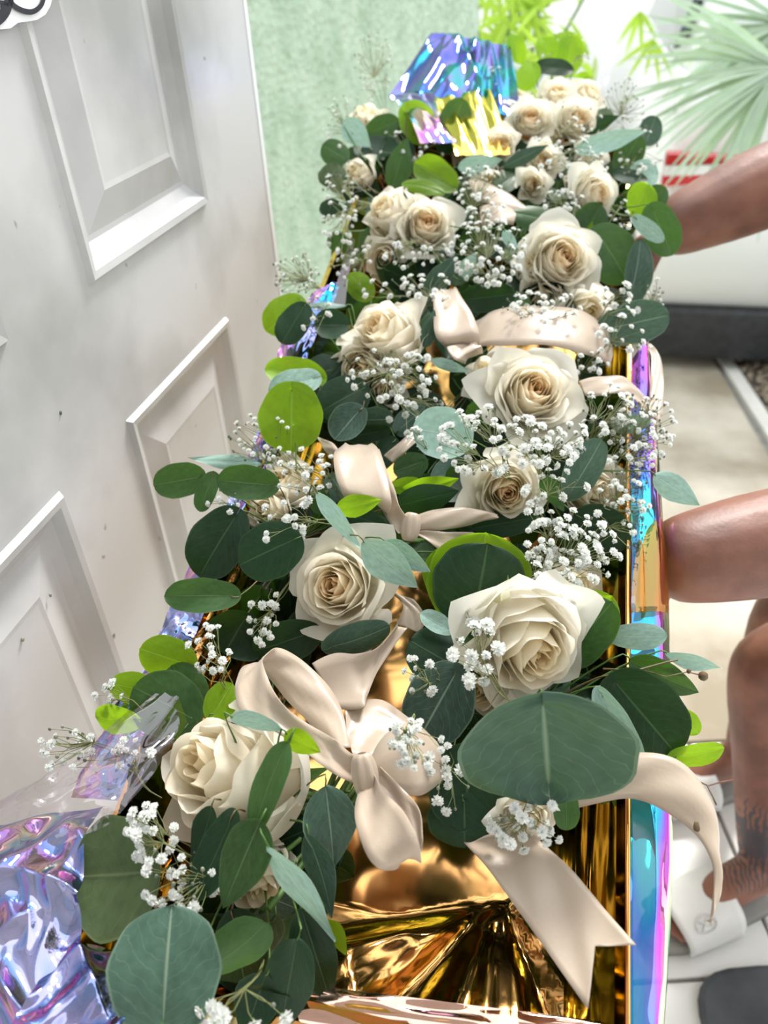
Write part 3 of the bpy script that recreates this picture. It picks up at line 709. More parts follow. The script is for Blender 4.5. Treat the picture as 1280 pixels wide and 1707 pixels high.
BOUQ = []
def bouquet(label, corepx, coredz, name='rose_bouquet'):
    b = empty(name, Q(*corepx, coredz), label, 'bouquet', 'rose bouquets laid in the foil box')
    BOUQ.append(b); return b
def stems(parent, core, to, n=9, spread=.012, r=.0022):
    m = MB(); rnd = random.Random(int(core[0] + core[1]))
    a, b_ = Q(*core), Q(*to)
    for i in range(n):
        o1 = Vector([rnd.uniform(-1, 1) * spread for _ in range(3)]); o2 = Vector([rnd.uniform(-1, 1) * spread * .8 for _ in range(3)])
        m.tube(catmull([a + o1 * 1.6, lerp(a, b_, .5) + o2 * .5, b_ + o2], 6), r * rnd.uniform(.6, 1.2), 6)
    m.build('stem_bundle', STEM, parent)
def fill(parent, cx, cy, rx, ry, n, dz=.05, cols=('dark', 'dark', 'glau', 'mid'), core=None, size=(60, 90)):  # mostly dark leaves added deep down to fill the shaded gaps
    rnd = random.Random(int(cx * 2 + cy)); k = .66 / zf(cy)
    for i in range(n):
        a = rnd.uniform(0, 6.28); q = math.sqrt(rnd.random())
        s = rnd.uniform(*size) * k
        leaf(parent, cx + rx * q * math.cos(a), cy + ry * q * math.sin(a), s, s * rnd.uniform(.6, .9), math.degrees(a) * -1 + rnd.uniform(-40, 40), rnd.choice(cols), dz + rnd.uniform(-.015, .035), rnd.uniform(-45, 45), rnd.uniform(-35, 35), 'round', core)

# ---- near left
b = bouquet('near left bouquet with one tall cream rose and the biggest satin bow', (430, 1380), .09); C = Q(430, 1380, .06)
for a in [(185,1460,126,190,180,'olive',.02,12,8),(277,1607,167,185,90,'glau',-.015,5,-18),(165,1672,150,130,100,'olive',.02,10,10),(398,1582,128,96,40,'mid',.0,20,5),
          (274,1096,88,72,160,'lime',.02),(222,1148,80,58,165,'lime',.022),(190,1200,72,58,180,'lime',.018),(272,1172,112,104,150,'mid',.012,10,5),(371,1166,56,52,60,'lime',.0),(309,1143,84,60,120,'mid',.02),
          (356,1432,142,62,245,'dark',-.005,20,5),(400,1590,120,80,-80,'dark',.04),(330,1560,110,90,200,'dark',.06)]:
    leaf(b, *a[:6], a[6], *(a[7:] if len(a) > 7 else (None, None)), 'round', C)
for a in [(480,1645,180,84,-100,'dark',.02,15,-10,'ovate'),(528,1600,190,70,-75,'dark',.025,-10,-10,'ovate'),(425,1675,110,80,-110,'dark',.03,5,5,'ovate'),
          (504,1490,215,48,-60,'teal',-.012,20,-15,'ovate'),(551,1382,145,84,-85,'glau',-.012,-15,-8,'ovate'),(535,1457,140,54,-72,'glau',.0,25,5,'ovate'),
          (443,1320,175,58,250,'mid',-.05,35,5,'ovate'),(402,1440,155,84,247,'mid',-.03,20,5,'ovate'),(338,1395,110,44,250,'dark',-.0,30,0,'ovate'),
          (429,1204,92,34,-14,'teal',-.055,20,0,'ovate'),(504,1239,68,42,-28,'lime',-.05,10,0,'ovate'),(560,1560,70,34,-60,'lime',.03,10,0,'ovate')]:
    leaf(b, *a[:9], a[9], C)
rose(b, 356, 1292, 116, -.70, .50, .45, .25, -.01, 24, spin=1.1, pale=.3)[0]
rose(b, 428, 1478, 62, .3, -.5, .5, .2, .04, 20)
sprig(b, 108, 1245, 50, 42, 15, (255, 1262), .01, .0066, .9)
sprig(b, 348, 1085, 36, 44, 16, (402, 1185), -.02, .0075, .2)
sprig(b, 185, 1158, 32, 28, 7, (262, 1205), -.005, .0075, .3)
sprig(b, 248, 1388, 45, 52, 20, (350, 1440), -.02, .0085, .3)
sprig(b, 300, 1470, 62, 58, 18, (385, 1480), .0, .0075, 1.2)
sprig(b, 400, 1690, 80, 26, 7, (440, 1600), -.03, .0095, .3)
sprig(b, 215, 1258, 45, 30, 10, (270, 1330), .01, .0075, .4)
fill(b, 430, 1400, 110, 170, 22, .07, core=C); fill(b, 430, 1400, 110, 170, 17, .105, ('dark', 'dark', 'mid'), C, (80, 115))
stems(b, (470, 1330, .05), (640, 1330, .09), 8); stems(b, (480, 1480, .06), (590, 1300, .07), 14, .02)
w = b
bow = empty('satin_bow', Q(605, 1290, -.01), parent=b)
ribbon(bow, [(592,1262,590,1306,-.03,-.02),(570,1243,560,1292,-.035,-.03),(547,1226,535,1274,-.04,-.035),(485,1187,466,1224,-.05,-.045),(454,1149,410,1196,-.055,-.045),(440,1112,391,1150,-.05,-.04),(440,1092,398,1124,-.035,-.03),(463,1081,418,1108,-.015,-.012),(500,1098,448,1130,.0,.005),(547,1143,482,1172,.005,.01),(572,1190,520,1210,.005,.01),(582,1245,560,1262,-.01,.0)], curve=.004)
ribbon(bow, [(574,1180,588,1262,.02,.005),(600,1166,604,1266,.028,.005),(640,1170,628,1268,.03,.005),(690,1200,660,1262,.03,.01)], curve=-.004)
ribbon(bow, [(600,1300,622,1286,-.025,-.03),(592,1345,640,1318,-.035,-.045),(598,1392,672,1352,-.045,-.055),(616,1432,696,1400,-.045,-.055),(646,1454,702,1436,-.035,-.04),(664,1440,696,1412,-.015,-.02),(655,1400,680,1372,-.01,-.012),(632,1350,650,1330,-.012,-.015)], curve=.004)
ribbon(bow, [(618,1300,626,1270,-.02,-.025),(648,1345,668,1312,-.03,-.035),(680,1392,700,1352,-.035,-.04),(697,1425,703,1400,-.035,-.04)], 'ribbon_tail', curve=.003)
ribbon(bow, [(616,1270,612,1300,-.02,-.015),(640,1226,648,1316,-.03,-.02),(680,1205,700,1326,-.03,-.02),(716,1222,736,1300,-.015,-.01),(722,1250,730,1286,.0,.0)], curve=.004)
ribbon(bow, [(520,1106,562,1182,.02,.02),(560,1088,604,1180,.015,.015),(596,1090,612,1160,.012,.02),(632,1078,634,1110,.01,.02),(662,1040,680,1046,.01,.015)], 'ribbon_tail', curve=-.006)
knot(bow, 608, 1292, 20, 36, -.03, 8)
bow2 = bow
sprig(b, 690, 1240, 48, 44, 22, (690, 1190), -.06, .0072, .5, spread=.008, rootdz=-.03)

fill(b, 470, 1060, 80, 40, 5, .10, ('dark',), C); fill(b, 640, 1330, 30, 30, 0, .1)
# ---- second left
b = bouquet('second left bouquet with a wide open peach hearted rose and a loop bow', (500, 920), .08); C = Q(500, 900, .05)
for a in [(295,802,80,60,190,'mid',.0,5,0),(343,823,64,38,-110,'mid',.0,10,5),(408,805,92,62,175,'mid',-.01,5,5),(361,911,118,92,240,'dark',.01,5,5),(443,921,104,100,205,'dark',-.03,5,-5),
          (330,993,112,58,180,'mid',.0,10,5),(485,702,108,106,270,'lime',-.01,5,5),(486,643,82,56,200,'teal',.02,20,5),(487,624,92,54,170,'lime',.03,15,5),(600,1065,108,58,20,'glau',.02,20,5),(470,1072,110,74,200,'dark',.05),(392,1060,70,104,240,'dark',.06),
          (679,809,50,28,10,'lime',.0),(531,829,45,36,100,'mid',.0)]:
    leaf(b, *a[:7], *(a[7:] if len(a) > 7 else (None, None)), 'round', C)
for a in [(377,770,126,26,175,'teal',.02,10,0,'lance'),(564,868,120,28,-52,'teal',-.05,10,-5,'ovate'),(650,942,120,60,-40,'teal',-.03,15,-5,'ovate'),(678,928,92,42,-33,'teal',-.028,20,0,'ovate'),(598,842,78,40,12,'lime',-.05,10,0,'ovate'),(612,868,84,40,-20,'dark',-.02,10,0,'ovate'),
          (712,832,112,50,14,'dark',-.005,20,0,'ovate'),(716,812,105,36,14,'lime',.0,20,0,'ovate'),(681,778,54,46,200,'mid',.02,10,0,'round')]:
    leaf(b, *a[:9], a[9], C)
rose(b, 556, 978, 98, -.30, .12, 1.0, .75, -.01, 30, spin=.4)
rose(b, 470, 800, 48, -.4, .5, .6, .3, .03, 20); rose(b, 440, 848, 40, -.5, .1, .6, .3, .03, 18)
sprig(b, 440, 735, 62, 46, 40, (520, 800), .01, .0062, .9); sprig(b, 520, 790, 62, 44, 22, (580, 850), -.03, .0072, .4)
sprig(b, 470, 868, 60, 36, 12, (570, 876), -.045, .008, .5, rootdz=-.02); sprig(b, 440, 1030, 34, 50, 16, (490, 960), .02, .0072, .4); sprig(b, 372, 835, 30, 22, 8, (430, 870), .01, .006, .8)
fill(b, 500, 950, 110, 110, 18, .07, core=C); fill(b, 500, 950, 110, 110, 14, .105, ('dark', 'dark', 'mid'), C, (80, 115)); fill(b, 600, 870, 70, 60, 8, .05, core=C)
stems(b, (560, 900, .05), (690, 890, .08), 10)
bow = empty('satin_bow', Q(684, 880, .0), parent=b)
ribbon(bow, [(575,738,620,738,-.01,-.01),(557,756,636,760,-.045,-.045),(560,795,646,800,-.052,-.052),(573,824,652,836,-.044,-.048),(590,836,646,854,-.022,-.03),(602,826,640,836,.0,-.01)], curve=.003)
ribbon(bow, [(590,742,632,748,.01,.0),(610,795,651,800,.0,-.03),(634,848,666,842,-.012,-.042),(664,890,684,872,-.02,-.02)], curve=.002)
ribbon(bow, [(690,862,694,888,-.01,-.005),(722,850,736,884,-.02,-.01),(768,846,780,876,-.02,-.005),(800,850,806,868,-.01,.0),(828,858,822,866,.01,.01)], curve=.004)
ribbon(bow, [(684,884,694,886,-.01,-.01),(712,902,742,886,-.01,-.01),(740,922,790,888,.0,.0)], 'ribbon_tail', curve=.003)
ribbon(bow, [(530,728,546,756,.03,.02),(552,738,572,766,.01,.01),(575,760,600,800,.0,.0)], 'ribbon_tail', curve=.003)
ribbon(bow, [(640,760,655,772,.03,.03),(664,738,684,746,.02,.02),(700,708,716,722,.03,.03)], 'ribbon_tail')
ribbon(bow, [(690,1000,650,985,.05,.05),(710,1030,672,1010,.05,.05),(700,1055,660,1040,.05,.05)], 'ribbon_tail')
knot(bow, 684, 878, 15, 24, -.02, -10)

# ---- third left
b = bouquet('third left bouquet whose pale rose leans toward the door', (620, 640), .08); C = Q(610, 640, .05)
for a in [(471,527,76,64,225,'lime',.01,5,5),(487,542,72,54,240,'dark',-.01,10,5),(549,542,52,54,180,'dark',.0,10,5),(599,475,50,44,130,'lime',.01,10,5),(571,490,40,52,110,'dark',.03),
          (568,667,84,76,210,'dark',.01,10,5),(578,708,66,58,230,'glau',.0,20,5),(629,700,56,40,0,'glau',.01,25,5),(618,722,70,30,10,'dark',.02,20,5),(540,620,60,60,200,'dark',.04),(640,760,60,40,240,'dark',.05)]:
    leaf(b, *a[:7], *(a[7:] if len(a) > 7 else (None, None)), 'round', C)
for a in [(540,509,76,14,180,'teal',.0,30,0,'lance'),(736,460,82,40,52,'glau',-.01,15,5,'ovate'),(716,548,64,26,75,'glau',-.03,20,5,'ovate'),(750,610,72,20,-18,'teal',-.02,20,5,'lance')]:
    leaf(b, *a[:9], a[9], C)
rose(b, 632, 545, 66, -.60, .45, .6, .55, -.02, 26, spin=2); rose(b, 600, 615, 52, -.2, -.3, .6, .4, .03, 20); rose(b, 640, 650, 36, .1, -.3, .6, .3, .05, 16)
sprig(b, 492, 455, 40, 36, 26, (560, 510), .03, .0052, 1.6); sprig(b, 655, 625, 80, 46, 42, (650, 570), -.03, .0078, .5); sprig(b, 715, 478, 42, 34, 16, (690, 540), -.03, .0085, .4)
sprig(b, 525, 520, 30, 36, 14, (560, 540), -.01, .006, .5); sprig(b, 640, 478, 50, 22, 9, (690, 500), -.0, .0085, .5); sprig(b, 690, 690, 50, 46, 14, (650, 640), .0, .0075, .6)
fill(b, 610, 620, 90, 110, 18, .07, core=C); fill(b, 610, 620, 90, 110, 14, .105, ('dark', 'dark', 'mid'), C, (80, 115)); fill(b, 650, 720, 50, 50, 6, .06, core=C)
stems(b, (640, 560, .05), (720, 640, .09), 10)

# ---- fourth left
b = bouquet('fourth left bouquet with a bud-like rose and a peach hearted rose side by side', (680, 380), .08); C = Q(670, 370, .05)
for a in [(553,294,40,48,250,'olive',.0,5,5),(556,253,44,46,150,'mid',.0,5,5),(641,211,54,38,20,'mid',.0,10,5),(697,208,74,58,-65,'lime',-.01,5,5),(756,206,84,54,68,'mid',-.01,8,5),(722,290,74,56,150,'lime',-.02,10,5),
          (702,311,66,28,170,'lime',-.03,15,5),(549,348,28,40,250,'dark',.02),(562,405,28,34,250,'mid',.02),(634,250,46,66,250,'dark',.03),(620,235,50,60,100,'dark',.05)]:
    leaf(b, *a[:7], *(a[7:] if len(a) > 7 else (None, None)), 'round', C)
for a in [(594,223,66,36,-45,'teal',-.02,20,5,'ovate'),(666,272,88,40,72,'mid',-.01,20,5,'ovate'),(800,273,74,30,8,'teal',-.02,15,5,'ovate'),(781,442,46,26,60,'teal',-.02,10,5,'ovate'),(851,403,46,20,-60,'teal',-.04,10,5,'ovate')]:
    leaf(b, *a[:9], a[9], C)
rose(b, 712, 368, 52, .05, .05, .75, .95, -.02, 28, spin=.8); rose(b, 640, 345, 38, -.65, .35, .4, .35, -.02, 22)
rose(b, 612, 192, 33, -.2, .75, .35, .2, .01, 20); rose(b, 592, 285, 30, -.5, .1, .5, .2, .03, 18); rose(b, 640, 430, 32, -.1, -.5, .6, .4, .05, 16)
sprig(b, 622, 110, 34, 60, 22, (645, 200), .03, .0050, 1.8); sprig(b, 575, 200, 40, 46, 24, (620, 250), .0, .0055, .8); sprig(b, 565, 345, 30, 80, 46, (620, 340), .0, .0062, .6)
sprig(b, 700, 425, 60, 26, 22, (690, 380), -.01, .007, .5); sprig(b, 800, 330, 42, 58, 44, (800, 420), -.03, .0078, .4); sprig(b, 815, 418, 64, 58, 74, (830, 480), -.04, .0080, .25); sprig(b, 590, 440, 40, 40, 18, (620, 400), .01, .006, .6)
sprig(b, 690, 240, 60, 40, 18, (690, 300), -.01, .0065, .4)
fill(b, 640, 350, 80, 130, 20, .06, core=C); fill(b, 640, 350, 80, 130, 16, .105, ('dark', 'dark', 'mid'), C, (80, 115)); fill(b, 770, 420, 70, 60, 10, .07, core=C)
stems(b, (690, 400, .05), (800, 480, .09), 10)

# ---- near right
b = bouquet('near right bouquet with the broad blue green leaf under a large white rose', (900, 1200), .09); C = Q(890, 1190, .05)
leaf(b, 911, 1256, 182, 290, -82, 'glau', -.05, 8, -20, 'round', C, notch=.13)
for a in [(1078,1200,150,140,-50,'dark',.0,8,5),(1035,1222,134,52,-62,'teal',-.005,25,5),(802,970,130,168,80,'dark',-.01,5,5),(800,962,150,176,82,'lime',.004,5,5),
          (748,955,90,84,120,'lime',.01,10,5),(972,1045,140,112,50,'lime',.005,5,10),(978,1052,128,100,50,'mid',.0,5,10),(727,1180,132,108,-120,'glau',.02,20,5),(722,1090,92,84,150,'dark',.03),(778,1320,130,126,-100,'dark',.01,5,5),(774,1375,80,128,-90,'dark',.02,5,5),
          (944,1355,60,46,-90,'mid',.0,5,5),(725,1036,58,32,150,'teal',.01,15,5),(1070,1062,86,48,0,'teal',.01,5,5),(1148,1205,42,36,-50,'lime',.02),(1167,1257,84,40,12,'lime',.01,10,5)]:
    leaf(b, *a[:7], *(a[7:] if len(a) > 7 else (None, None)), 'round', C)
leaf(b, 1157, 1104, 98, 30, -14, 'teal', .0, 20, 0, 'lance', C)
leaf(b, 1108, 1130, 130, 60, -25, 'mid', .012, 10, 0, 'ovate', C)
rose(b, 893, 1085, 112, .25, -.38, .72, .35, -.03, 30, spin=2.2, pale=.5)
rose(b, 880, 1370, 52, -.1, -.3, .8, .1, .0, 26, pale=.2); rose(b, 958, 985, 62, .1, .6, .5, .2, .05, 20); rose(b, 800, 1150, 50, -.6, -.3, .5, .2, .03, 18, pale=.3)
sprig(b, 790, 1078, 42, 68, 15, (850, 1170), -.06, .0105, .4, rootdz=-.01); sprig(b, 702, 1125, 30, 48, 8, (760, 1140), .0, .008, .5); sprig(b, 745, 1300, 40, 60, 8, (760, 1230), -.02, .0095, .4)
sprig(b, 880, 1375, 66, 44, 18, (900, 1320), -.02, .0082, .8); sprig(b, 955, 918, 78, 72, 66, (850, 980), -.02, .0090, .4)
sprig(b, 905, 862, 42, 30, 12, (900, 930), -.02, .0085, .4)
fill(b, 860, 1200, 120, 130, 20, .06, core=C); fill(b, 860, 1200, 120, 130, 16, .105, ('dark', 'dark', 'mid'), C, (80, 115)); fill(b, 870, 960, 110, 60, 10, .08, core=C)
stems(b, (850, 1300, .05), (700, 1290, .1), 8)
m = MB(); m.tube([Q(*p) for p in ((1105,1262,.0),(1140,1290,-.01),(1180,1310,-.01),(1200,1304,-.015),(1222,1300,-.015))], .0006, 4)
m.tube([Q(*p) for p in ((1140,1288,-.01),(1156,1330,-.01),(1162,1372,-.01))], .0006, 4); m.tube([Q(*p) for p in ((1178,1308,-.01),(1188,1328,-.01),(1194,1342,-.01))], .0007, 4)
m.tube([Q(*p) for p in ((1005,1115,.0),(1060,1118,-.005),(1110,1104,-.005),(1130,1100,-.01))], .0009, 4); m.tube([Q(*p) for p in ((1075,1118,.0),(1110,1128,.0),(1146,1120,.0),(1170,1126,.0))], .0005, 4)
m.tube([Q(1162,1352,-.01), Q(1160,1368,-.01), Q(1162,1384,-.01), Q(1164,1392,-.01)], [.0008, .0038, .0032, .0004], 8); m.ball(Q(1172,1127,.0), .0042, 0, 8, 6); m.ball(Q(1148,1119,.0), .0022, 0, 6, 5)
m.build('seed_twig', TWIG, b)['kind'] = 'stuff'
bow = empty('satin_ribbon', Q(880, 1400, .02), parent=b)
nt = Q(992, 1576, .0) - Q(1020, 1628, .0)
ribbon(bow, [(770,1400,850,1350,.03,.03),(806,1440,886,1388,.01,.01),(862,1515,945,1442,.0,-.005),(925,1605,1004,1510,-.005,-.01),(980,1682,1060,1576,-.01,-.012)], 'ribbon_tail', 30, 12, .002, nt)
ribbon(bow, [(930,1270,950,1350,.01,.01),(1000,1262,1008,1336,-.005,.0),(1052,1255,1056,1332,-.015,-.005),(1104,1258,1104,1350,-.02,-.01),(1148,1280,1158,1390,-.02,-.01),(1184,1330,1186,1440,-.015,-.01),(1197,1400,1192,1480,-.01,-.008),(1194,1470,1186,1520,-.005,-.005),(1180,1532,1178,1536,.0,.0)], 'ribbon_tail', 40, 8, .003)

# ---- second right
b = bouquet('second right bouquet with a bright rose above a mass of white fillers', (880, 780), .09); C = Q(880, 780, .05)
for a in [(732,722,92,86,170,'teal',-.03,5,5),(978,778,104,64,60,'glau',-.02,20,5),(1008,885,92,78,-30,'dark',.02,10,5),(840,872,110,48,190,'dark',.04),(985,600,60,50,60,'dark',.05),(800,690,50,46,150,'mid',.02)]:
    leaf(b, *a[:7], *(a[7:] if len(a) > 7 else (None, None)), 'round', C)
for a in [(1128,817,90,42,-35,'teal',-.01,10,5,'ovate'),(922,822,70,30,-60,'mid',.0,20,5,'ovate'),(1055,706,72,34,5,'teal',.0,20,5,'ovate'),(775,600,60,24,60,'mid',.03,20,5,'lance')]:
    leaf(b, *a[:9], a[9], C)
rose(b, 895, 648, 88, .10, .18, .95, .85, -.04, 32, spin=.2, pale=.4); rose(b, 812, 615, 44, -.7, .5, .5, .1, -.01, 14, pale=.8)
rose(b, 848, 820, 70, .0, -.25, .85, .9, .0, 28, spin=1.7); rose(b, 998, 815, 52, .4, -.2, .6, .15, .02, 22, pale=.5)
sprig(b, 800, 735, 70, 60, 34, (850, 800), -.06, .0092, .4, rootdz=-.01); sprig(b, 905, 735, 80, 45, 42, (900, 800), -.055, .0092, .4, rootdz=-.01); sprig(b, 1070, 715, 56, 64, 52, (1000, 790), -.01, .0072, 1.2); sprig(b, 1020, 690, 50, 50, 26, (980, 740), -.02, .0078, .5)
sprig(b, 980, 600, 38, 24, 14, (940, 650), .0, .007, .6); sprig(b, 1040, 830, 46, 90, 34, (990, 870), .0, .0072, .7); sprig(b, 700, 730, 30, 30, 6, (740, 770), -.03, .008, .3)
sprig(b, 920, 800, 60, 40, 10, (900, 860), -.04, .0085, .8)
fill(b, 870, 790, 130, 80, 20, .06, core=C); fill(b, 870, 790, 130, 80, 16, .105, ('dark', 'dark', 'mid'), C, (80, 115)); fill(b, 850, 690, 90, 60, 8, .06, core=C)
stems(b, (840, 860, .05), (700, 880, .1), 8)
bow = empty('satin_ribbon', Q(1040, 640, .0), parent=b)
ribbon(bow, [(965,636,975,660,.0,.0),(1000,627,1010,658,-.01,-.01),(1035,628,1036,656,-.01,-.01),(1062,645,1054,664,.0,.0),(1086,678,1074,690,.01,.01)], 'ribbon_tail')
ribbon(bow, [(1064,566,1084,572,.03,.03),(1084,592,1102,600,.02,.02),(1084,640,1106,644,.01,.01),(1080,690,1102,706,.0,.0)], 'ribbon_tail')

# ---- third right
b = bouquet('third right bouquet with one pointed rose backed by rounded green leaves', (930, 480), .09); C = Q(930, 480, .05)
for a in [(908,366,124,52,170,'mid',.01,15,5),(985,372,70,60,60,'mid',.02,15,5),(1022,428,100,84,-60,'mid',.01,10,5),(1061,452,108,52,80,'glau',.015,25,5),(1063,537,108,72,12,'glau',.0,8,5),(816,495,88,44,5,'dark',.0,20,5),(960,370,60,50,100,'lime',.03)]:
    leaf(b, *a[:7], *(a[7:] if len(a) > 7 else (None, None)), 'round', C)
rose(b, 943, 425, 68, .12, -.05, .82, .75, -.03, 30, spin=1.0, pale=.4); rose(b, 905, 505, 50, -.2, -.35, .6, .2, .05, 20); rose(b, 880, 440, 34, -.6, .1, .5, .1, .01, 14)
rose(b, 985, 520, 40, .1, -.5, .6, .2, .04, 18)
sprig(b, 1040, 555, 48, 32, 12, (1000, 600), -.02, .009, .4); sprig(b, 1035, 500, 34, 30, 12, (990, 540), -.03, .0092, .4); sprig(b, 1092, 490, 14, 44, 10, (1060, 520), .03, .005, 1.4); sprig(b, 900, 510, 70, 28, 22, (900, 550), -.03, .0085, .4)
fill(b, 940, 470, 100, 80, 16, .06, core=C); fill(b, 940, 470, 100, 80, 12, .105, ('dark', 'dark', 'mid'), C, (80, 115))
stems(b, (900, 530, .05), (780, 560, .09), 8)
bow = empty('satin_bow', Q(775, 565, .0), parent=b)
ribbon(bow, [(742,480,757,478,-.01,-.01),(724,489,764,486,-.038,-.038),(723,520,782,515,-.045,-.045),(724,554,797,548,-.045,-.045),(735,573,800,568,-.03,-.03),(750,582,795,584,-.008,-.008)], curve=.003)
ribbon(bow, [(780,548,776,586,.01,.01),(799,532,792,580,.0,.0),(826,518,829,576,-.015,-.015),(895,509,896,575,-.025,-.025),(962,517,962,586,-.015,-.015),(1002,537,1000,600,.01,.01),(1019,556,1017,614,.03,.03)], curve=.002)
ribbon(bow, [(770,570,790,560,-.02,-.02),(745,580,795,572,-.035,-.03),(760,600,802,578,-.03,-.03),(775,606,806,590,-.01,-.01)], curve=.004)
knot(bow, 774, 566, 11, 14, -.01)

# ---- fourth right
b = bouquet('fourth right bouquet with a ruffled rose turned to the arm', (1010, 340), .08); C = Q(1000, 340, .05)
for a in [(1069,330,52,50,60,'lime',.0,10,5),(1087,333,50,44,40,'mid',.01),(1104,388,86,54,-70,'mid',-.01,25,5),(1046,295,56,30,170,'dark',.0,15,5),(1077,289,44,50,0,'teal',.01),(1083,384,60,24,-42,'teal',-.03,20,5),(1050,254,64,50,60,'mid',.0,10,5),(1085,216,44,42,70,'glau',.0,10,5)]:
    leaf(b, *a[:7], *(a[7:] if len(a) > 7 else (None, None)), 'round', C)
rose(b, 1000, 322, 46, .55, -.3, .8, .8, -.02, 28, spin=.5, pale=.3); rose(b, 965, 300, 30, -.2, .5, .5, .1, .02, 14)
sprig(b, 935, 325, 46, 26, 26, (960, 370), -.02, .0066, .4); sprig(b, 1035, 360, 20, 30, 12, (1010, 390), .0, .006, .6); sprig(b, 1065, 250, 40, 50, 20, (1040, 300), -.01, .0062, .8)
fill(b, 1010, 340, 80, 60, 12, .05, core=C); fill(b, 1010, 340, 80, 60, 9, .105, ('dark', 'dark', 'mid'), C, (80, 115)); stems(b, (980, 360, .05), (880, 440, .09), 7)

# ---- far right: the large bridal bouquet
b = bouquet('farthest and fullest bouquet, a dome of small roses crowned with lime leaves', (920, 240), .08, 'bridal_bouquet'); b['group'] = 'rose bouquets laid in the foil box'; C = Q(920, 230, .05)
for a in [(860,80,50,34,100,'lime',.0,5,5),(913,82,46,46,110,'lime',.0,5,5),(950,88,62,46,80,'lime',.0,5,5),(920,112,62,32,180,'dark',-.02,5,5),(878,128,50,40,240,'lime',-.02,5,5),(860,114,34,34,180,'glau',.0),(971,130,26,18,20,'lime',.0),(1006,190,24,30,60,'olive',.0),(938,70,46,40,70,'lime',.02)]:
    leaf(b, *a[:7], *(a[7:] if len(a) > 7 else (None, None)), 'round', C)
for a in [(1016,236,120,34,14,'teal',-.04,10,5,'ovate'),(876,260,84,22,24,'glau',-.06,20,5,'lance'),(1000,206,70,26,20,'dark',-.01,20,5,'lance')]:
    leaf(b, *a[:9], a[9], C)
for i, a in enumerate([(885,192,38,-.1,.0,.7,.9,-.04),(932,150,34,.0,.3,.7,.5,-.03),(968,195,38,.15,-.1,.7,.85,-.04),(908,266,30,.0,-.3,.7,.5,-.02),(848,185,30,-.4,.1,.7,.2,-.01),(836,238,32,-.2,-.1,.8,.2,-.02),(985,150,30,.4,.3,.6,.2,-.01),(890,306,26,.0,-.4,.7,.4,.0),(858,160,26,-.3,.4,.6,.2,.02),(925,215,28,.0,-.1,.7,.5,.0),(990,258,28,.3,-.2,.6,.3,.02),(785,243,34,-.3,.1,.5,.35,.02),(815,300,26,-.1,-.1,.6,.3,.03)]):
    rose(b, *a[:8], 22, spin=i * .7, pale=.1)
sprig(b, 940, 225, 70, 66, 24, (920, 260), -.07, .007, .3, spread=.008); sprig(b, 1040, 178, 36, 50, 22, (1000, 230), .0, .0052, 2.0); sprig(b, 822, 145, 36, 44, 26, (850, 220), .0, .0062, .5); sprig(b, 960, 272, 56, 26, 26, (950, 310), -.03, .0066, .4)
sprig(b, 970, 85, 16, 30, 7, (950, 130), .0, .0056, .8); sprig(b, 905, 75, 34, 24, 6, (920, 120), -.01, .006, .2)
fill(b, 900, 290, 90, 60, 16, .05, core=C); fill(b, 900, 290, 90, 60, 12, .105, ('dark', 'dark', 'mid'), C, (80, 115)); fill(b, 800, 330, 60, 50, 8, .06, core=C); stems(b, (900, 300, .04), (860, 400, .09), 9)
bow = empty('satin_ribbon', Q(810, 330, .02), parent=b)
ribbon(bow, [(780,300,790,330,.0,.0),(815,305,812,340,-.01,-.005),(850,325,840,356,-.01,.0),(880,345,866,366,.0,.01)], 'ribbon_tail', curve=.004)
ribbon(bow, [(800,345,802,376,.0,.0),(830,340,832,372,-.015,-.01),(858,350,856,374,.0,.0)], curve=.004)

# extra greenery between the two rows, belonging to the nearest bouquets
for (nm_i, cx, cy, rx, ry, n) in ((6, 740, 720, 80, 60, 8), (6, 700, 800, 60, 50, 5), (7, 740, 540, 70, 60, 9), (7, 800, 600, 60, 40, 6), (1, 740, 910, 60, 30, 4), (8, 860, 400, 60, 60, 6), (3, 700, 460, 60, 40, 5), (2, 540, 700, 60, 80, 7), (6, 990, 700, 50, 80, 7), (5, 980, 900, 60, 60, 6), (5, 960, 1160, 60, 60, 5), (0, 300, 1250, 70, 80, 6)):
    bq = BOUQ[nm_i]; fill(bq, cx, cy, rx, ry, n, .095, ('dark', 'dark', 'mid'), bq.location.copy(), (80, 110))
# ------------------------------------------------------------------ white car parked outside
CARW = newmat('white_car_paint'); CARW[3].inputs['Base Color'].default_value = (.80, .82, .82, 1); CARW[3].inputs['Roughness'].default_value = .25; CARW[3].inputs['Coat Weight'].default_value = .5; CARW = CARW[0]
CARB = noise_mat('black_bumper_plastic', (.015, .017, .02), (.03, .032, .036), 30, .5)
GLS = newmat('car_glass'); GLS[3].inputs['Base Color'].default_value = (.03, .05, .05, 1); GLS[3].inputs['Roughness'].default_value = .05; GLS = GLS[0]
REDL = newmat('red_lamp_lens'); REDL[3].inputs['Base Color'].default_value = (.55, .012, .02, 1); REDL[3].inputs['Roughness'].default_value = .15; REDL = REDL[0]
CHRM = newmat('bright_trim'); CHRM[3].inputs['Base Color'].default_value = (.8, .82, .82, 1); CHRM[3].inputs['Roughness'].default_value = .2; CHRM[3].inputs['Metallic'].default_value = .3; CHRM = CHRM[0]
c0 = P(1070, 500, 2.95); c0.z = 0; cx_ = Vector((EX.x, EX.y, 0)).normalized(); cx_ = (Matrix.Rotation(math.radians(-13), 3, 'Z') @ cx_); cy_ = Vector((-cx_.y, cx_.x, 0))
car = empty('car', c0 + cx_ * .85, 'white hatchback parked outside with red wraparound tail lamp', 'car')
def cp(x, y, z): return c0 + cx_ * x + cy_ * y + Vector((0, 0, z))
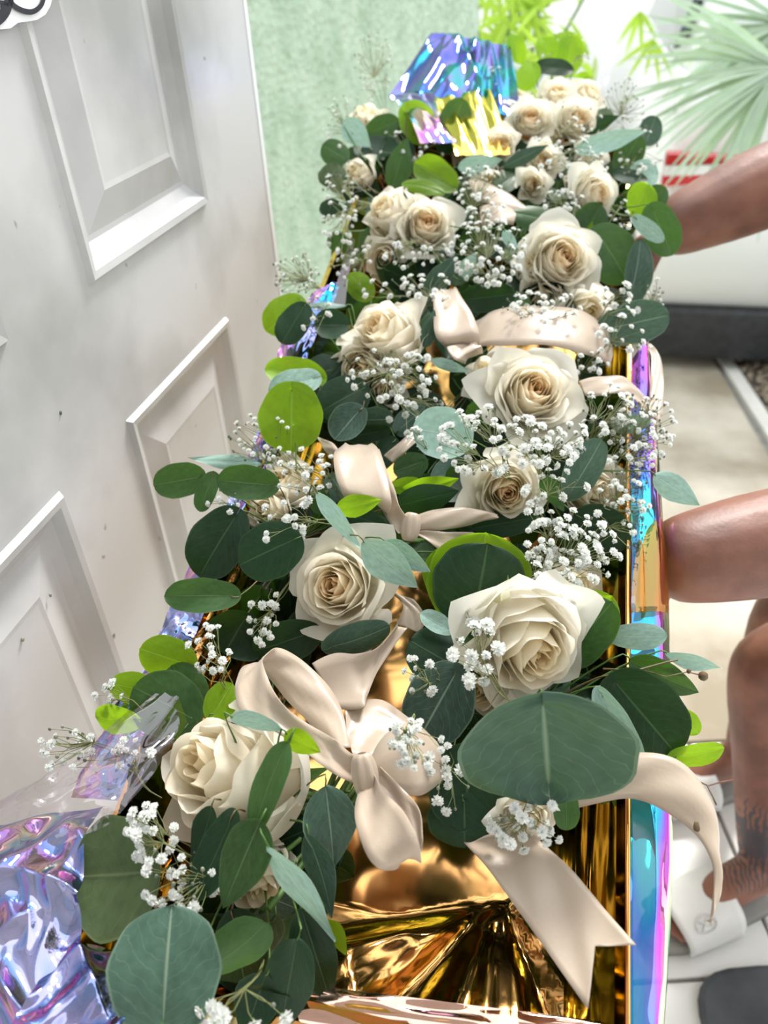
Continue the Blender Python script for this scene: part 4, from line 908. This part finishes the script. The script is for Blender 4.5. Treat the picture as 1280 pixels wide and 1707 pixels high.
def hull(name, prof, x0, x1, inset, mat, bev, parent=car):
    n = len(prof); v = [cp(x0 + inset(p), *p) for p in prof] + [cp(x1 - inset(p), *p) for p in prof]
    f = [tuple(range(n)), tuple(range(2 * n - 1, n - 1, -1))] + [((i + 1) % n, i, n + i, n + (i + 1) % n) for i in range(n)]
    o = mesh_obj(name, v, f, mat, parent, False)
    bm = bmesh.new(); bm.from_mesh(o.data); bmesh.ops.recalc_face_normals(bm, faces=bm.faces); bm.to_mesh(o.data); bm.free()
    b_ = o.modifiers.new('round', 'BEVEL'); b_.width = bev; b_.segments = 3; b_.limit_method = 'ANGLE'; b_.angle_limit = math.radians(25)
    for p in o.data.polygons: p.use_smooth = True
    return o
body = hull('body', [(.02, .235), (-.04, .38), (-.05, .56), (.02, .66), (.03, .95), (.10, 1.02), (2.9, .98), (3.9, .82), (4.05, .6), (4.05, .235)], 0, 1.74, lambda p: .02 if p[1] > .9 else 0, CARW, .045)
hull('cabin', [(.10, .99), (.42, 1.46), (2.0, 1.48), (2.95, .99)], .04, 1.70, lambda p: .13 if p[1] > 1.2 else 0, CARW, .04)
hull('rear_bumper', [(.04, .04), (-.02, .05), (-.035, .25), (.1, .26), (.5, .06)], .02, 1.72, lambda p: 0, CARB, .02)  # black bumper drawn low so it also fills in the car's shadow
hull('underbody', [(.15, .10), (.15, .28), (3.8, .28), (3.8, .10)], .1, 1.64, lambda p: 0, CARB, .02)
def quadp(name, pts, mat, th=.01, parent=car, dirn=None):
    dirn = dirn if dirn is not None else -cy_
    n = len(pts); v = [p + dirn * th for p in pts] + [p - dirn * .005 for p in pts]
    return mesh_obj(name, v, [tuple(range(n))] + [tuple(range(2 * n - 1, n - 1, -1))] + [((i + 1) % n, i, n + i, n + (i + 1) % n) for i in range(n)], mat, parent, False)
quadp('rear_window', [cp(.28, .135, 1.05), cp(1.46, .135, 1.05), cp(1.36, .40, 1.42), cp(.38, .40, 1.42)], GLS, .03)
for sx in (0, 1):
    X0 = (lambda x: x) if not sx else (lambda x: 1.74 - x)
    tl = quadp('tail_lamp', [cp(X0(.0), -.03, .805), cp(X0(.27), .0, .785), cp(X0(.29), .0, .775), cp(X0(.0), -.0, .765)], REDL, .06)
    quadp('lamp_band', [cp(X0(.0), -.0, .762), cp(X0(.29), .0, .768), cp(X0(.26), .0, .735), cp(X0(.0), -.0, .73)], CHRM, .057, tl)
    quadp('lamp_strip', [cp(X0(.0), -.0, .728), cp(X0(.26), .0, .74), cp(X0(.22), .0, .715), cp(X0(.0), -.0, .695)], REDL, .06, tl)
    for (y_) in (.75, 3.2):
        m = MB(); cc = cp(X0(.10), y_, .31)
        m.tube([cc - cx_ * .09, cc - cx_ * .085, cc + cx_ * .085, cc + cx_ * .09], [.28, .31, .31, .28], 24); m.build('wheel', CARB, car, True)
quadp('side_window', [cp(.03, .45, 1.06), cp(.03, 2.5, 1.04), cp(.12, 1.95, 1.38), cp(.14, .6, 1.38)], GLS, .02, dirn=-cx_)

# ------------------------------------------------------------------ palm fronds and garden plants
FROND = leaf_mat('palm_leaflet', (.46, .58, .46), (.65, .75, .6), (.35, .55, .2), .3, .25)  # whitish base colour carries the sky's gloss on the leaflets
FRONDY = leaf_mat('young_bamboo_leaf', (.38, .55, .06), (.6, .75, .2), (.5, .75, .08), .4, .4)
def blade(parent, p0, p1, w, sag, mat, name='leaflet', nrm=None, seg=7):
    d = p1 - p0; nn = nrm or EZ; s = d.cross(nn).normalized(); v = []; uv = []
    for j in range(seg + 1):
        t = j / seg; c = lerp(p0, p1, t) - Vector((0, 0, sag * t * t)); ww = w * (math.sin(math.pi * (t * .93 + .05)) ** .6) * (1 - .5 * t)
        v += [c - s * ww, c + nn * (-ww * .5), c + s * ww]; uv += [(0, t), (.5, t), (1, t)]
    f = []
    for j in range(seg):
        k = j * 3; f += [(k, k + 1, k + 4, k + 3), (k + 1, k + 2, k + 5, k + 4)]
    return mesh_obj(name, v, f, [mat], parent, True, None, uv)
def fan(name, label, ctr, z, a0_, a1_, n, len_, w, zj, mat):
    c = P(*ctr, z); r = empty(name, c, label, 'palm leaf', 'palm fronds')
    rnd = random.Random(n); st = c + EX * .35 - Vector((0, 0, .05)) + Vector((.0, .3, 0))
    m = MB(); m.tube([c - EX * .02, lerp(c, st, .5), st + Vector((.3, .3, -.5))], .010, 6); m.build('leaf_stalk', STEM, r)
    for i in range(n):
        a = math.radians(lerp(a0_, a1_, i / (n - 1)) + rnd.uniform(-2, 2)); l = len_ * rnd.uniform(.8, 1.1)
        dd = EX * math.cos(a) + EY * math.sin(a) + EZ * rnd.uniform(-zj, zj)
        blade(r, c, c + dd * l, w * rnd.uniform(.75, 1.2), rnd.uniform(.02, .10), mat)
    return r
fan('palm_frond', 'glossy fan palm leaf spreading in front of the white car', (1300, 112), 2.1, 140, 265, 34, .40, .0125, .25, FROND)
fan('palm_frond', 'second fan palm leaf, behind and above the glossy one', (1310, 40), 2.5, 150, 235, 20, .42, .012, .3, FROND)
def shrub(px, py, z, n, w, seed, label):
    c = P(px, py, z); r = empty('garden_shrub', Vector((c.x, c.y, -.01)), label, 'plant', 'sunlit garden shrubs'); rnd = random.Random(seed)
    m = MB()
    for k in range(4):
        x = c + Vector((rnd.uniform(-.1, .1), rnd.uniform(-.1, .1), 0)); m.tube([Vector((x.x, x.y, -.01)), Vector((c.x + rnd.uniform(-.15, .15), c.y, c.z * .6)), x + Vector((rnd.uniform(-.25, .25), 0, .15))], [.012, .009, .004], 5)
    m.build('trunk', STEM, r)
    for i in range(n):
        p = c + Vector((rnd.gauss(0, w), rnd.gauss(0, .15), rnd.gauss(0, w * .8))); a = rnd.uniform(0, 6.28)
        for k in range(rnd.choice((4, 5, 6))):
            aa = a + k * .42
            blade(r, p, p + (EX * math.cos(aa) + EY * math.sin(aa) + EZ * rnd.uniform(-.4, .4)).normalized() * rnd.uniform(.09, .16), .012, .02, FRONDY, 'leaf', seg=4)
    return r
shrub(900, 20, 2.7, 30, .18, 3, 'yellow green leafy shrub in the sunlit garden behind the dome of roses')
shrub(812, 20, 2.75, 12, .16, 4, 'sparse lime shrub beside the corner of the green wall')

# ------------------------------------------------------------------ person holding the box
def skin_mat():
    m, ns, ls, b = newmat('shaded_skin')  # skin colour darkened to hold the shade of the backlit arms
    t = N(ns, 'ShaderNodeTexCoord'); n = N(ns, 'ShaderNodeTexNoise'); n.inputs['Scale'].default_value = 16; n.inputs['Detail'].default_value = 6
    ls.new(t.outputs['Object'], n.inputs['Vector'])
    r = N(ns, 'ShaderNodeValToRGB'); r.color_ramp.elements[0].position = .35; r.color_ramp.elements[0].color = (.14, .052, .032, 1)
    r.color_ramp.elements[1].position = .65; r.color_ramp.elements[1].color = (.26, .108, .070, 1); ls.new(n.outputs['Fac'], r.inputs[0])
    # feather tattoo on the near shin: dark ink in flowing bands inside an oval on the limb
    tat = TATTOO
    mp = N(ns, 'ShaderNodeVectorMath', operation='DISTANCE'); ls.new(t.outputs['Object'], mp.inputs[0]); mp.inputs[1].default_value = tat
    w = N(ns, 'ShaderNodeTexWave'); w.inputs['Scale'].default_value = 40; w.inputs['Distortion'].default_value = 9; w.inputs['Detail'].default_value = 3; ls.new(t.outputs['Object'], w.inputs['Vector'])
    q = math_node(ns, ls, 'LESS_THAN', math_node(ns, ls, 'ADD', mp.outputs['Value'], math_node(ns, ls, 'MULTIPLY', w.outputs['Fac'], .060)), .088)
    q = math_node(ns, ls, 'MULTIPLY', q, .85)
    mx = N(ns, 'ShaderNodeMixRGB'); ls.new(q, mx.inputs[0]); ls.new(r.outputs[0], mx.inputs[1]); mx.inputs[2].default_value = (.035, .04, .055, 1)
    ls.new(mx.outputs[0], b.inputs['Base Color']); b.inputs['Roughness'].default_value = .48
    b.inputs['Subsurface Weight'].default_value = .08; b.inputs['Subsurface Radius'].default_value = (.02, .008, .005); b.inputs['Subsurface Scale'].default_value = .3
    n2 = N(ns, 'ShaderNodeTexNoise'); n2.inputs['Scale'].default_value = 220; bp = N(ns, 'ShaderNodeBump'); bp.inputs['Strength'].default_value = .25; bp.inputs['Distance'].default_value = .001
    ls.new(t.outputs['Object'], n2.inputs['Vector']); ls.new(n2.outputs['Fac'], bp.inputs['Height']); ls.new(bp.outputs[0], b.inputs['Normal'])
    return m
ank1 = on_floor(1268, 1452, .085); knee1 = on_floor(1262, 1098, .46)
ank2 = on_floor(1236, 1262, .085); knee2 = on_floor(1300, 1010, .46)
TATTOO = on_floor(1262, 1385, .17); TATTOO = TATTOO - Vector((.02, .03, 0))
SKIN = skin_mat()
hipc = Vector((1.12, .90, .66)); hipn = hipc + Vector((0, -.10, 0)); hipf = hipc + Vector((0, .10, 0))
wr1 = P(1086, 942, .80); el1 = P(1335, 896, .83); sh1 = Vector((.92, .66, 1.10)); 
wr2 = P(1085, 396, 1.16); el2 = P(1345, 280, 1.16); sh2 = Vector((.94, 1.04, 1.16))
def skin_mesh(nodes, edges, sub=2):
    me = bpy.data.meshes.new('tmp'); me.from_pydata([tuple(n[0]) for n in nodes], edges, []); o = bpy.data.objects.new('tmp', me); COL.objects.link(o)
    sk = o.modifiers.new('s', 'SKIN'); o.modifiers.new('u', 'SUBSURF').levels = sub
    for i, nd in enumerate(nodes):
        r = nd[1]; r = r if isinstance(r, tuple) else (r, r); me.skin_vertices[0].data[i].radius = r; me.skin_vertices[0].data[i].use_root = (i == 0)
    dg = bpy.context.evaluated_depsgraph_get(); dg.update(); e = o.evaluated_get(dg).to_mesh()
    v = [x.co.copy() for x in e.vertices]; f = [tuple(p.vertices) for p in e.polygons]
    bpy.data.objects.remove(o); return v, f
BM = MB()
def chain(pts, rs, sub=2):
    v, f = skin_mesh(list(zip(pts, rs)), [(i, i + 1) for i in range(len(pts) - 1)], sub); BM.add(v, f)
# trunk with head
chest = Vector((.99, .86, 1.04)); neck = Vector((.90, .855, 1.20)); 
nodes = [(hipc, (.13, .11)), (lerp(hipc, chest, .45), (.125, .12)), (chest, (.14, .13)), (lerp(chest, neck, .6), (.10, .12)), (neck, .058), (neck + Vector((-.05, 0, .08)), .056),
         (sh1, .062), (lerp(sh1, el1, .5), .060), (el1, .062), (lerp(el1, wr1, .35), .062), (lerp(el1, wr1, .75), .052), (wr1, .044),
         (sh2, .062), (lerp(sh2, el2, .5), .062), (el2, .066), (lerp(el2, wr2, .35), .068), (lerp(el2, wr2, .75), .052), (wr2, .043),
         (hipn, .105), (lerp(hipn, knee1, .5), .085), (knee1, .056), (lerp(knee1, ank1, .3) + Vector((.012, 0, 0)), .058), (lerp(knee1, ank1, .7), .042), (ank1, .036),
         (hipf, .105), (lerp(hipf, knee2, .5), .085), (knee2, .056), (lerp(knee2, ank2, .3) + Vector((.012, 0, 0)), .058), (lerp(knee2, ank2, .7), .042), (ank2, .036)]
edges = [(0, 1), (1, 2), (2, 3), (3, 4), (4, 5), (2, 6), (6, 7), (7, 8), (8, 9), (9, 10), (10, 11), (2, 12), (12, 13), (13, 14), (14, 15), (15, 16), (16, 17),
         (0, 18), (18, 19), (19, 20), (20, 21), (21, 22), (22, 23), (0, 24), (24, 25), (25, 26), (26, 27), (27, 28), (28, 29)]
v, f = skin_mesh(nodes, edges); BM.add(v, f)
hc = neck + Vector((-.10, 0, .17))
def head_fn(u, v_):
    th = 2 * math.pi * u; ph = math.pi * v_; d = Vector((math.cos(th) * math.sin(ph), math.sin(th) * math.sin(ph), math.cos(ph)))
    r = Vector((d.x * .098, d.y * .076, d.z * .118)); 
    if d.z < 0: r.y *= 1 + .28 * d.z; r.x *= 1 + .10 * d.z
    fx = max(0, -d.x)
    r.x -= .024 * math.exp(-((d.y / .14) ** 2 + ((d.z + .12) / .18) ** 2)) * (fx > 0)           # nose
    r.x += .010 * (math.exp(-(((d.y - .34) / .16) ** 2 + ((d.z - .08) / .11) ** 2)) + math.exp(-(((d.y + .34) / .16) ** 2 + ((d.z - .08) / .11) ** 2))) * (fx > 0)   # eye sockets
    r.x -= .006 * math.exp(-((d.y / .25) ** 2 + ((d.z + .48) / .06) ** 2)) * (fx > 0)           # lips
    return hc + r
BM.grid(head_fn, 48, 36)
for s in (-1, 1): BM.ball(hc + Vector((.0, s * .078, -.005)), .03, 0, 10, 8, (.6, .3, 1))
def hand(wr, side_dir, down, away, sc=1.0):
    """palm lies along side_dir from the wrist; fingers hook along down"""
    kn = wr + side_dir * .075 + down * .012
    chain([wr - side_dir * .01, wr + side_dir * .03, kn], [(.030, .020), (.038, .017), (.040, .015)])
    for i, (o, l) in enumerate(((-.032, .068), (-.011, .078), (.011, .073), (.031, .058))):
        k = kn + away * o; k0 = wr + side_dir * .035 + away * o * .8
        chain([k0, k, k + side_dir * l * .28 + down * l * .30, k + side_dir * l * .30 + down * l * .72, k + side_dir * l * .12 + down * l * 1.02], [.0105, .0098, .0090, .0082, .0070])
    t0 = wr + side_dir * .02 - away * .030
    chain([wr + side_dir * .01 - away * .012, t0, t0 + side_dir * .030 - away * .022 + down * .010, t0 + side_dir * .050 - away * .024 + down * .022], [.014, .0125, .0105, .0085])
hd1 = (B(.016, -.035 + .02, -.05) - wr1); 
def aim(wr): 
    q = wr - BO; a, b_, c = q.dot(U_), q.dot(V_), q.dot(W_); return a, b_, c
a1 = aim(wr1); a2 = aim(wr2); print('WR', a1, a2)
hand(wr1, (U_ * .06 - W_).normalized(), (-U_ * .22 - W_).normalized(), V_)
hand(wr2, (-U_ * .08 - W_).normalized(), (-U_ * .30 - W_).normalized(), V_)
def foot(ank, fd):
    sd = Vector((-fd.y, fd.x, 0)); g = Vector((ank.x, ank.y, 0))
    S = .026                                                          # on the sandal sole
    heel = g - fd * .045 + Vector((0, 0, S + .032)); mid = g + fd * .075 + Vector((0, 0, S + .040)); ball = g + fd * .145 + Vector((0, 0, S + .020))
    v, f = skin_mesh([(ank + Vector((0, 0, .05)), .036), (g + Vector((0, 0, .075)), (.037, .036)), (heel, (.032, .030)), (mid, (.037, .036)), (ball, (.043, .019))], [(0, 1), (1, 2), (1, 3), (3, 4)]); BM.add(v, f)
    for i, (o, l, r) in enumerate(((-.032, .060, .0135), (-.011, .056, .0105), (.006, .050, .0098), (.022, .043, .0092), (.036, .035, .0088))):
        b_ = ball + sd * o * 1.0 - Vector((0, 0, .004)); chain([b_ - fd * .02, b_ + fd * l * .5 + Vector((0, 0, .003)), b_ + fd * l - Vector((0, 0, .003))], [r, r, r * .9])
fd1 = (on_floor(1085, 1592) - on_floor(1262, 1520)); fd1.z = 0; fd1.normalize()
fd2 = (on_floor(1090, 1330) - on_floor(1230, 1300)); fd2.z = 0; fd2.normalize()
foot(ank1, fd1); foot(ank2, fd2)
me = bpy.data.meshes.new('person'); me.from_pydata([tuple(x) for x in BM.v], [], BM.f); po = bpy.data.objects.new('person', me); COL.objects.link(po)
rm = po.modifiers.new('fuse', 'REMESH'); rm.mode = 'VOXEL'; rm.voxel_size = .0055; rm.use_smooth_shade = True
sm = po.modifiers.new('soft', 'SMOOTH'); sm.factor = .5; sm.iterations = 3
dg = bpy.context.evaluated_depsgraph_get(); dg.update(); nm = bpy.data.meshes.new_from_object(po.evaluated_get(dg)); po.modifiers.clear(); po.data = nm
nm.materials.clear(); nm.materials.append(SKIN); nm.polygons.foreach_set('use_smooth', [True] * len(nm.polygons))
tag(po, 'person in green shorts holding the box with bare arms, dark feather tattoo on shin', 'person')
SHORT = noise_mat('sage_cotton', (.10, .15, .10), (.14, .20, .13), 60, .9, .4, 160)
SHIRT = noise_mat('grey_jersey', (.16, .17, .18), (.2, .21, .22), 60, .9, .3, 160)
def cloth(name, nodes, edges, mat):
    v, f = skin_mesh(nodes, edges); o = mesh_obj(name, v, f, mat, po, True); return o
cloth('shorts', [(hipc + Vector((0, 0, .05)), (.145, .135)), (hipn, .125), (lerp(hipn, knee1, .45), .105), (lerp(hipn, knee1, .80), (.090, .090)), (hipf, .125), (lerp(hipf, knee2, .45), .105), (lerp(hipf, knee2, .80), .090)], [(0, 1), (1, 2), (2, 3), (0, 4), (4, 5), (5, 6)], SHORT)
cloth('shirt', [(lerp(hipc, chest, .10), (.165, .16)), (lerp(hipc, chest, .5), (.165, .16)), (chest, (.175, .165)), (lerp(chest, neck, .55), (.125, .15)), (sh1, .092), (lerp(sh1, el1, .38), .074), (sh2, .092), (lerp(sh2, el2, .38), .080)], [(0, 1), (1, 2), (2, 3), (2, 4), (4, 5), (2, 6), (6, 7)], SHIRT)
HAIR = noise_mat('dark_hair', (.02, .015, .01), (.05, .035, .025), 90, .7, .5, 200)
m = MB(); m.grid(lambda u, v_: hc + Vector((.010 + math.cos(2*math.pi*u) * math.sin(v_ * 1.75) * .105, math.sin(2*math.pi*u) * math.sin(v_ * 1.75) * .084, math.cos(v_ * 1.75) * .127 + .004)), 28, 12); m.build('hair', HAIR, po)
# sandals
STRAP = noise_mat('pale_rubber_strap', (.62, .61, .60), (.68, .67, .66), 20, .5)
SOLE = noise_mat('grey_rubber_sole', (.20, .19, .18), (.26, .25, .23), 20, .7)
def sandal(ank, fd, label):
    g = Vector((ank.x, ank.y, 0)); sd = Vector((-fd.y, fd.x, 0)); r = empty('slide_sandal', g, label, 'sandal', 'slide sandals')
    out = []
    for i in range(40):
        t = 2 * math.pi * i / 40; c_, s_ = math.cos(t), math.sin(t)
        x = .075 + .145 * math.copysign(abs(c_) ** .75, c_); w_ = .050 if c_ > 0 else .040
        out.append(g + fd * x + sd * (w_ * math.copysign(abs(s_) ** .8, s_) + .002))
    n = 40; v = [p + Vector((0, 0, .001)) for p in out] + [p + Vector((0, 0, .020)) for p in out] + [lerp(p, g + fd * .075, .05) + Vector((0, 0, .025)) for p in out]
    f = [tuple(range(n - 1, -1, -1)), tuple(range(2 * n, 3 * n))] + [(k * n + i, k * n + (i + 1) % n, (k + 1) * n + (i + 1) % n, (k + 1) * n + i) for k in (0, 1) for i in range(n)]
    mesh_obj('sole', v, f, SOLE, r)
    def sf(u, w, off=0):                                             # arched band over the foot
        th = math.pi * u; x = .060 + .105 * w + .012 * math.sin(th); ht = (.078 - .026 * w) + off; hw = .053 + off
        c_ = math.cos(th); s_ = math.sin(th)
        return g + fd * x + sd * (hw * math.copysign(abs(c_) ** .75, c_)) + Vector((0, 0, .010 + ht * abs(s_) ** .6))
    m = MB(); m.grid(lambda u, w: sf(u, w), 28, 10); st = m.build('strap', STRAP, r); s_ = st.modifiers.new('t', 'SOLIDIFY'); s_.thickness = .004; s_.offset = 1
    # round embossed emblem on the band
    uc, wc = EMB; m = MB()
    def ep(a, rr): return sf(uc + rr * math.cos(a) * .55 / .16 * .16, wc + rr * math.sin(a), .0052)
    m.tube([ep(2 * math.pi * k / 24, .17) for k in range(25)], .0010, 5, cap=False)
    m.tube([ep(2 * math.pi * k / 24, .145) for k in range(25)], .0006, 5, cap=False)
    m.tube([ep(2.3, .12), ep(2.0, .05), ep(.3, .02), ep(-.6, .11)], .0012, 5); m.tube([ep(.9, .12), ep(.6, .05), ep(3.6, .04), ep(3.9, .11)], .0012, 5); m.tube([ep(-2.2, .10), ep(-1.5, .08), ep(-.9, .10)], .0010, 5)
    m.build('emblem', STRAP, st)
    return r
EMB = (.30, .62)
sandal(ank1, fd1, 'pale grey slide sandal with round embossed emblem on the nearer foot')
EMB = (.35, .62)
sandal(ank2, fd2, 'pale grey slide sandal on the farther foot, half hidden behind the ribbon')
print('florets', NFL[0], 'objects', len(bpy.data.objects))
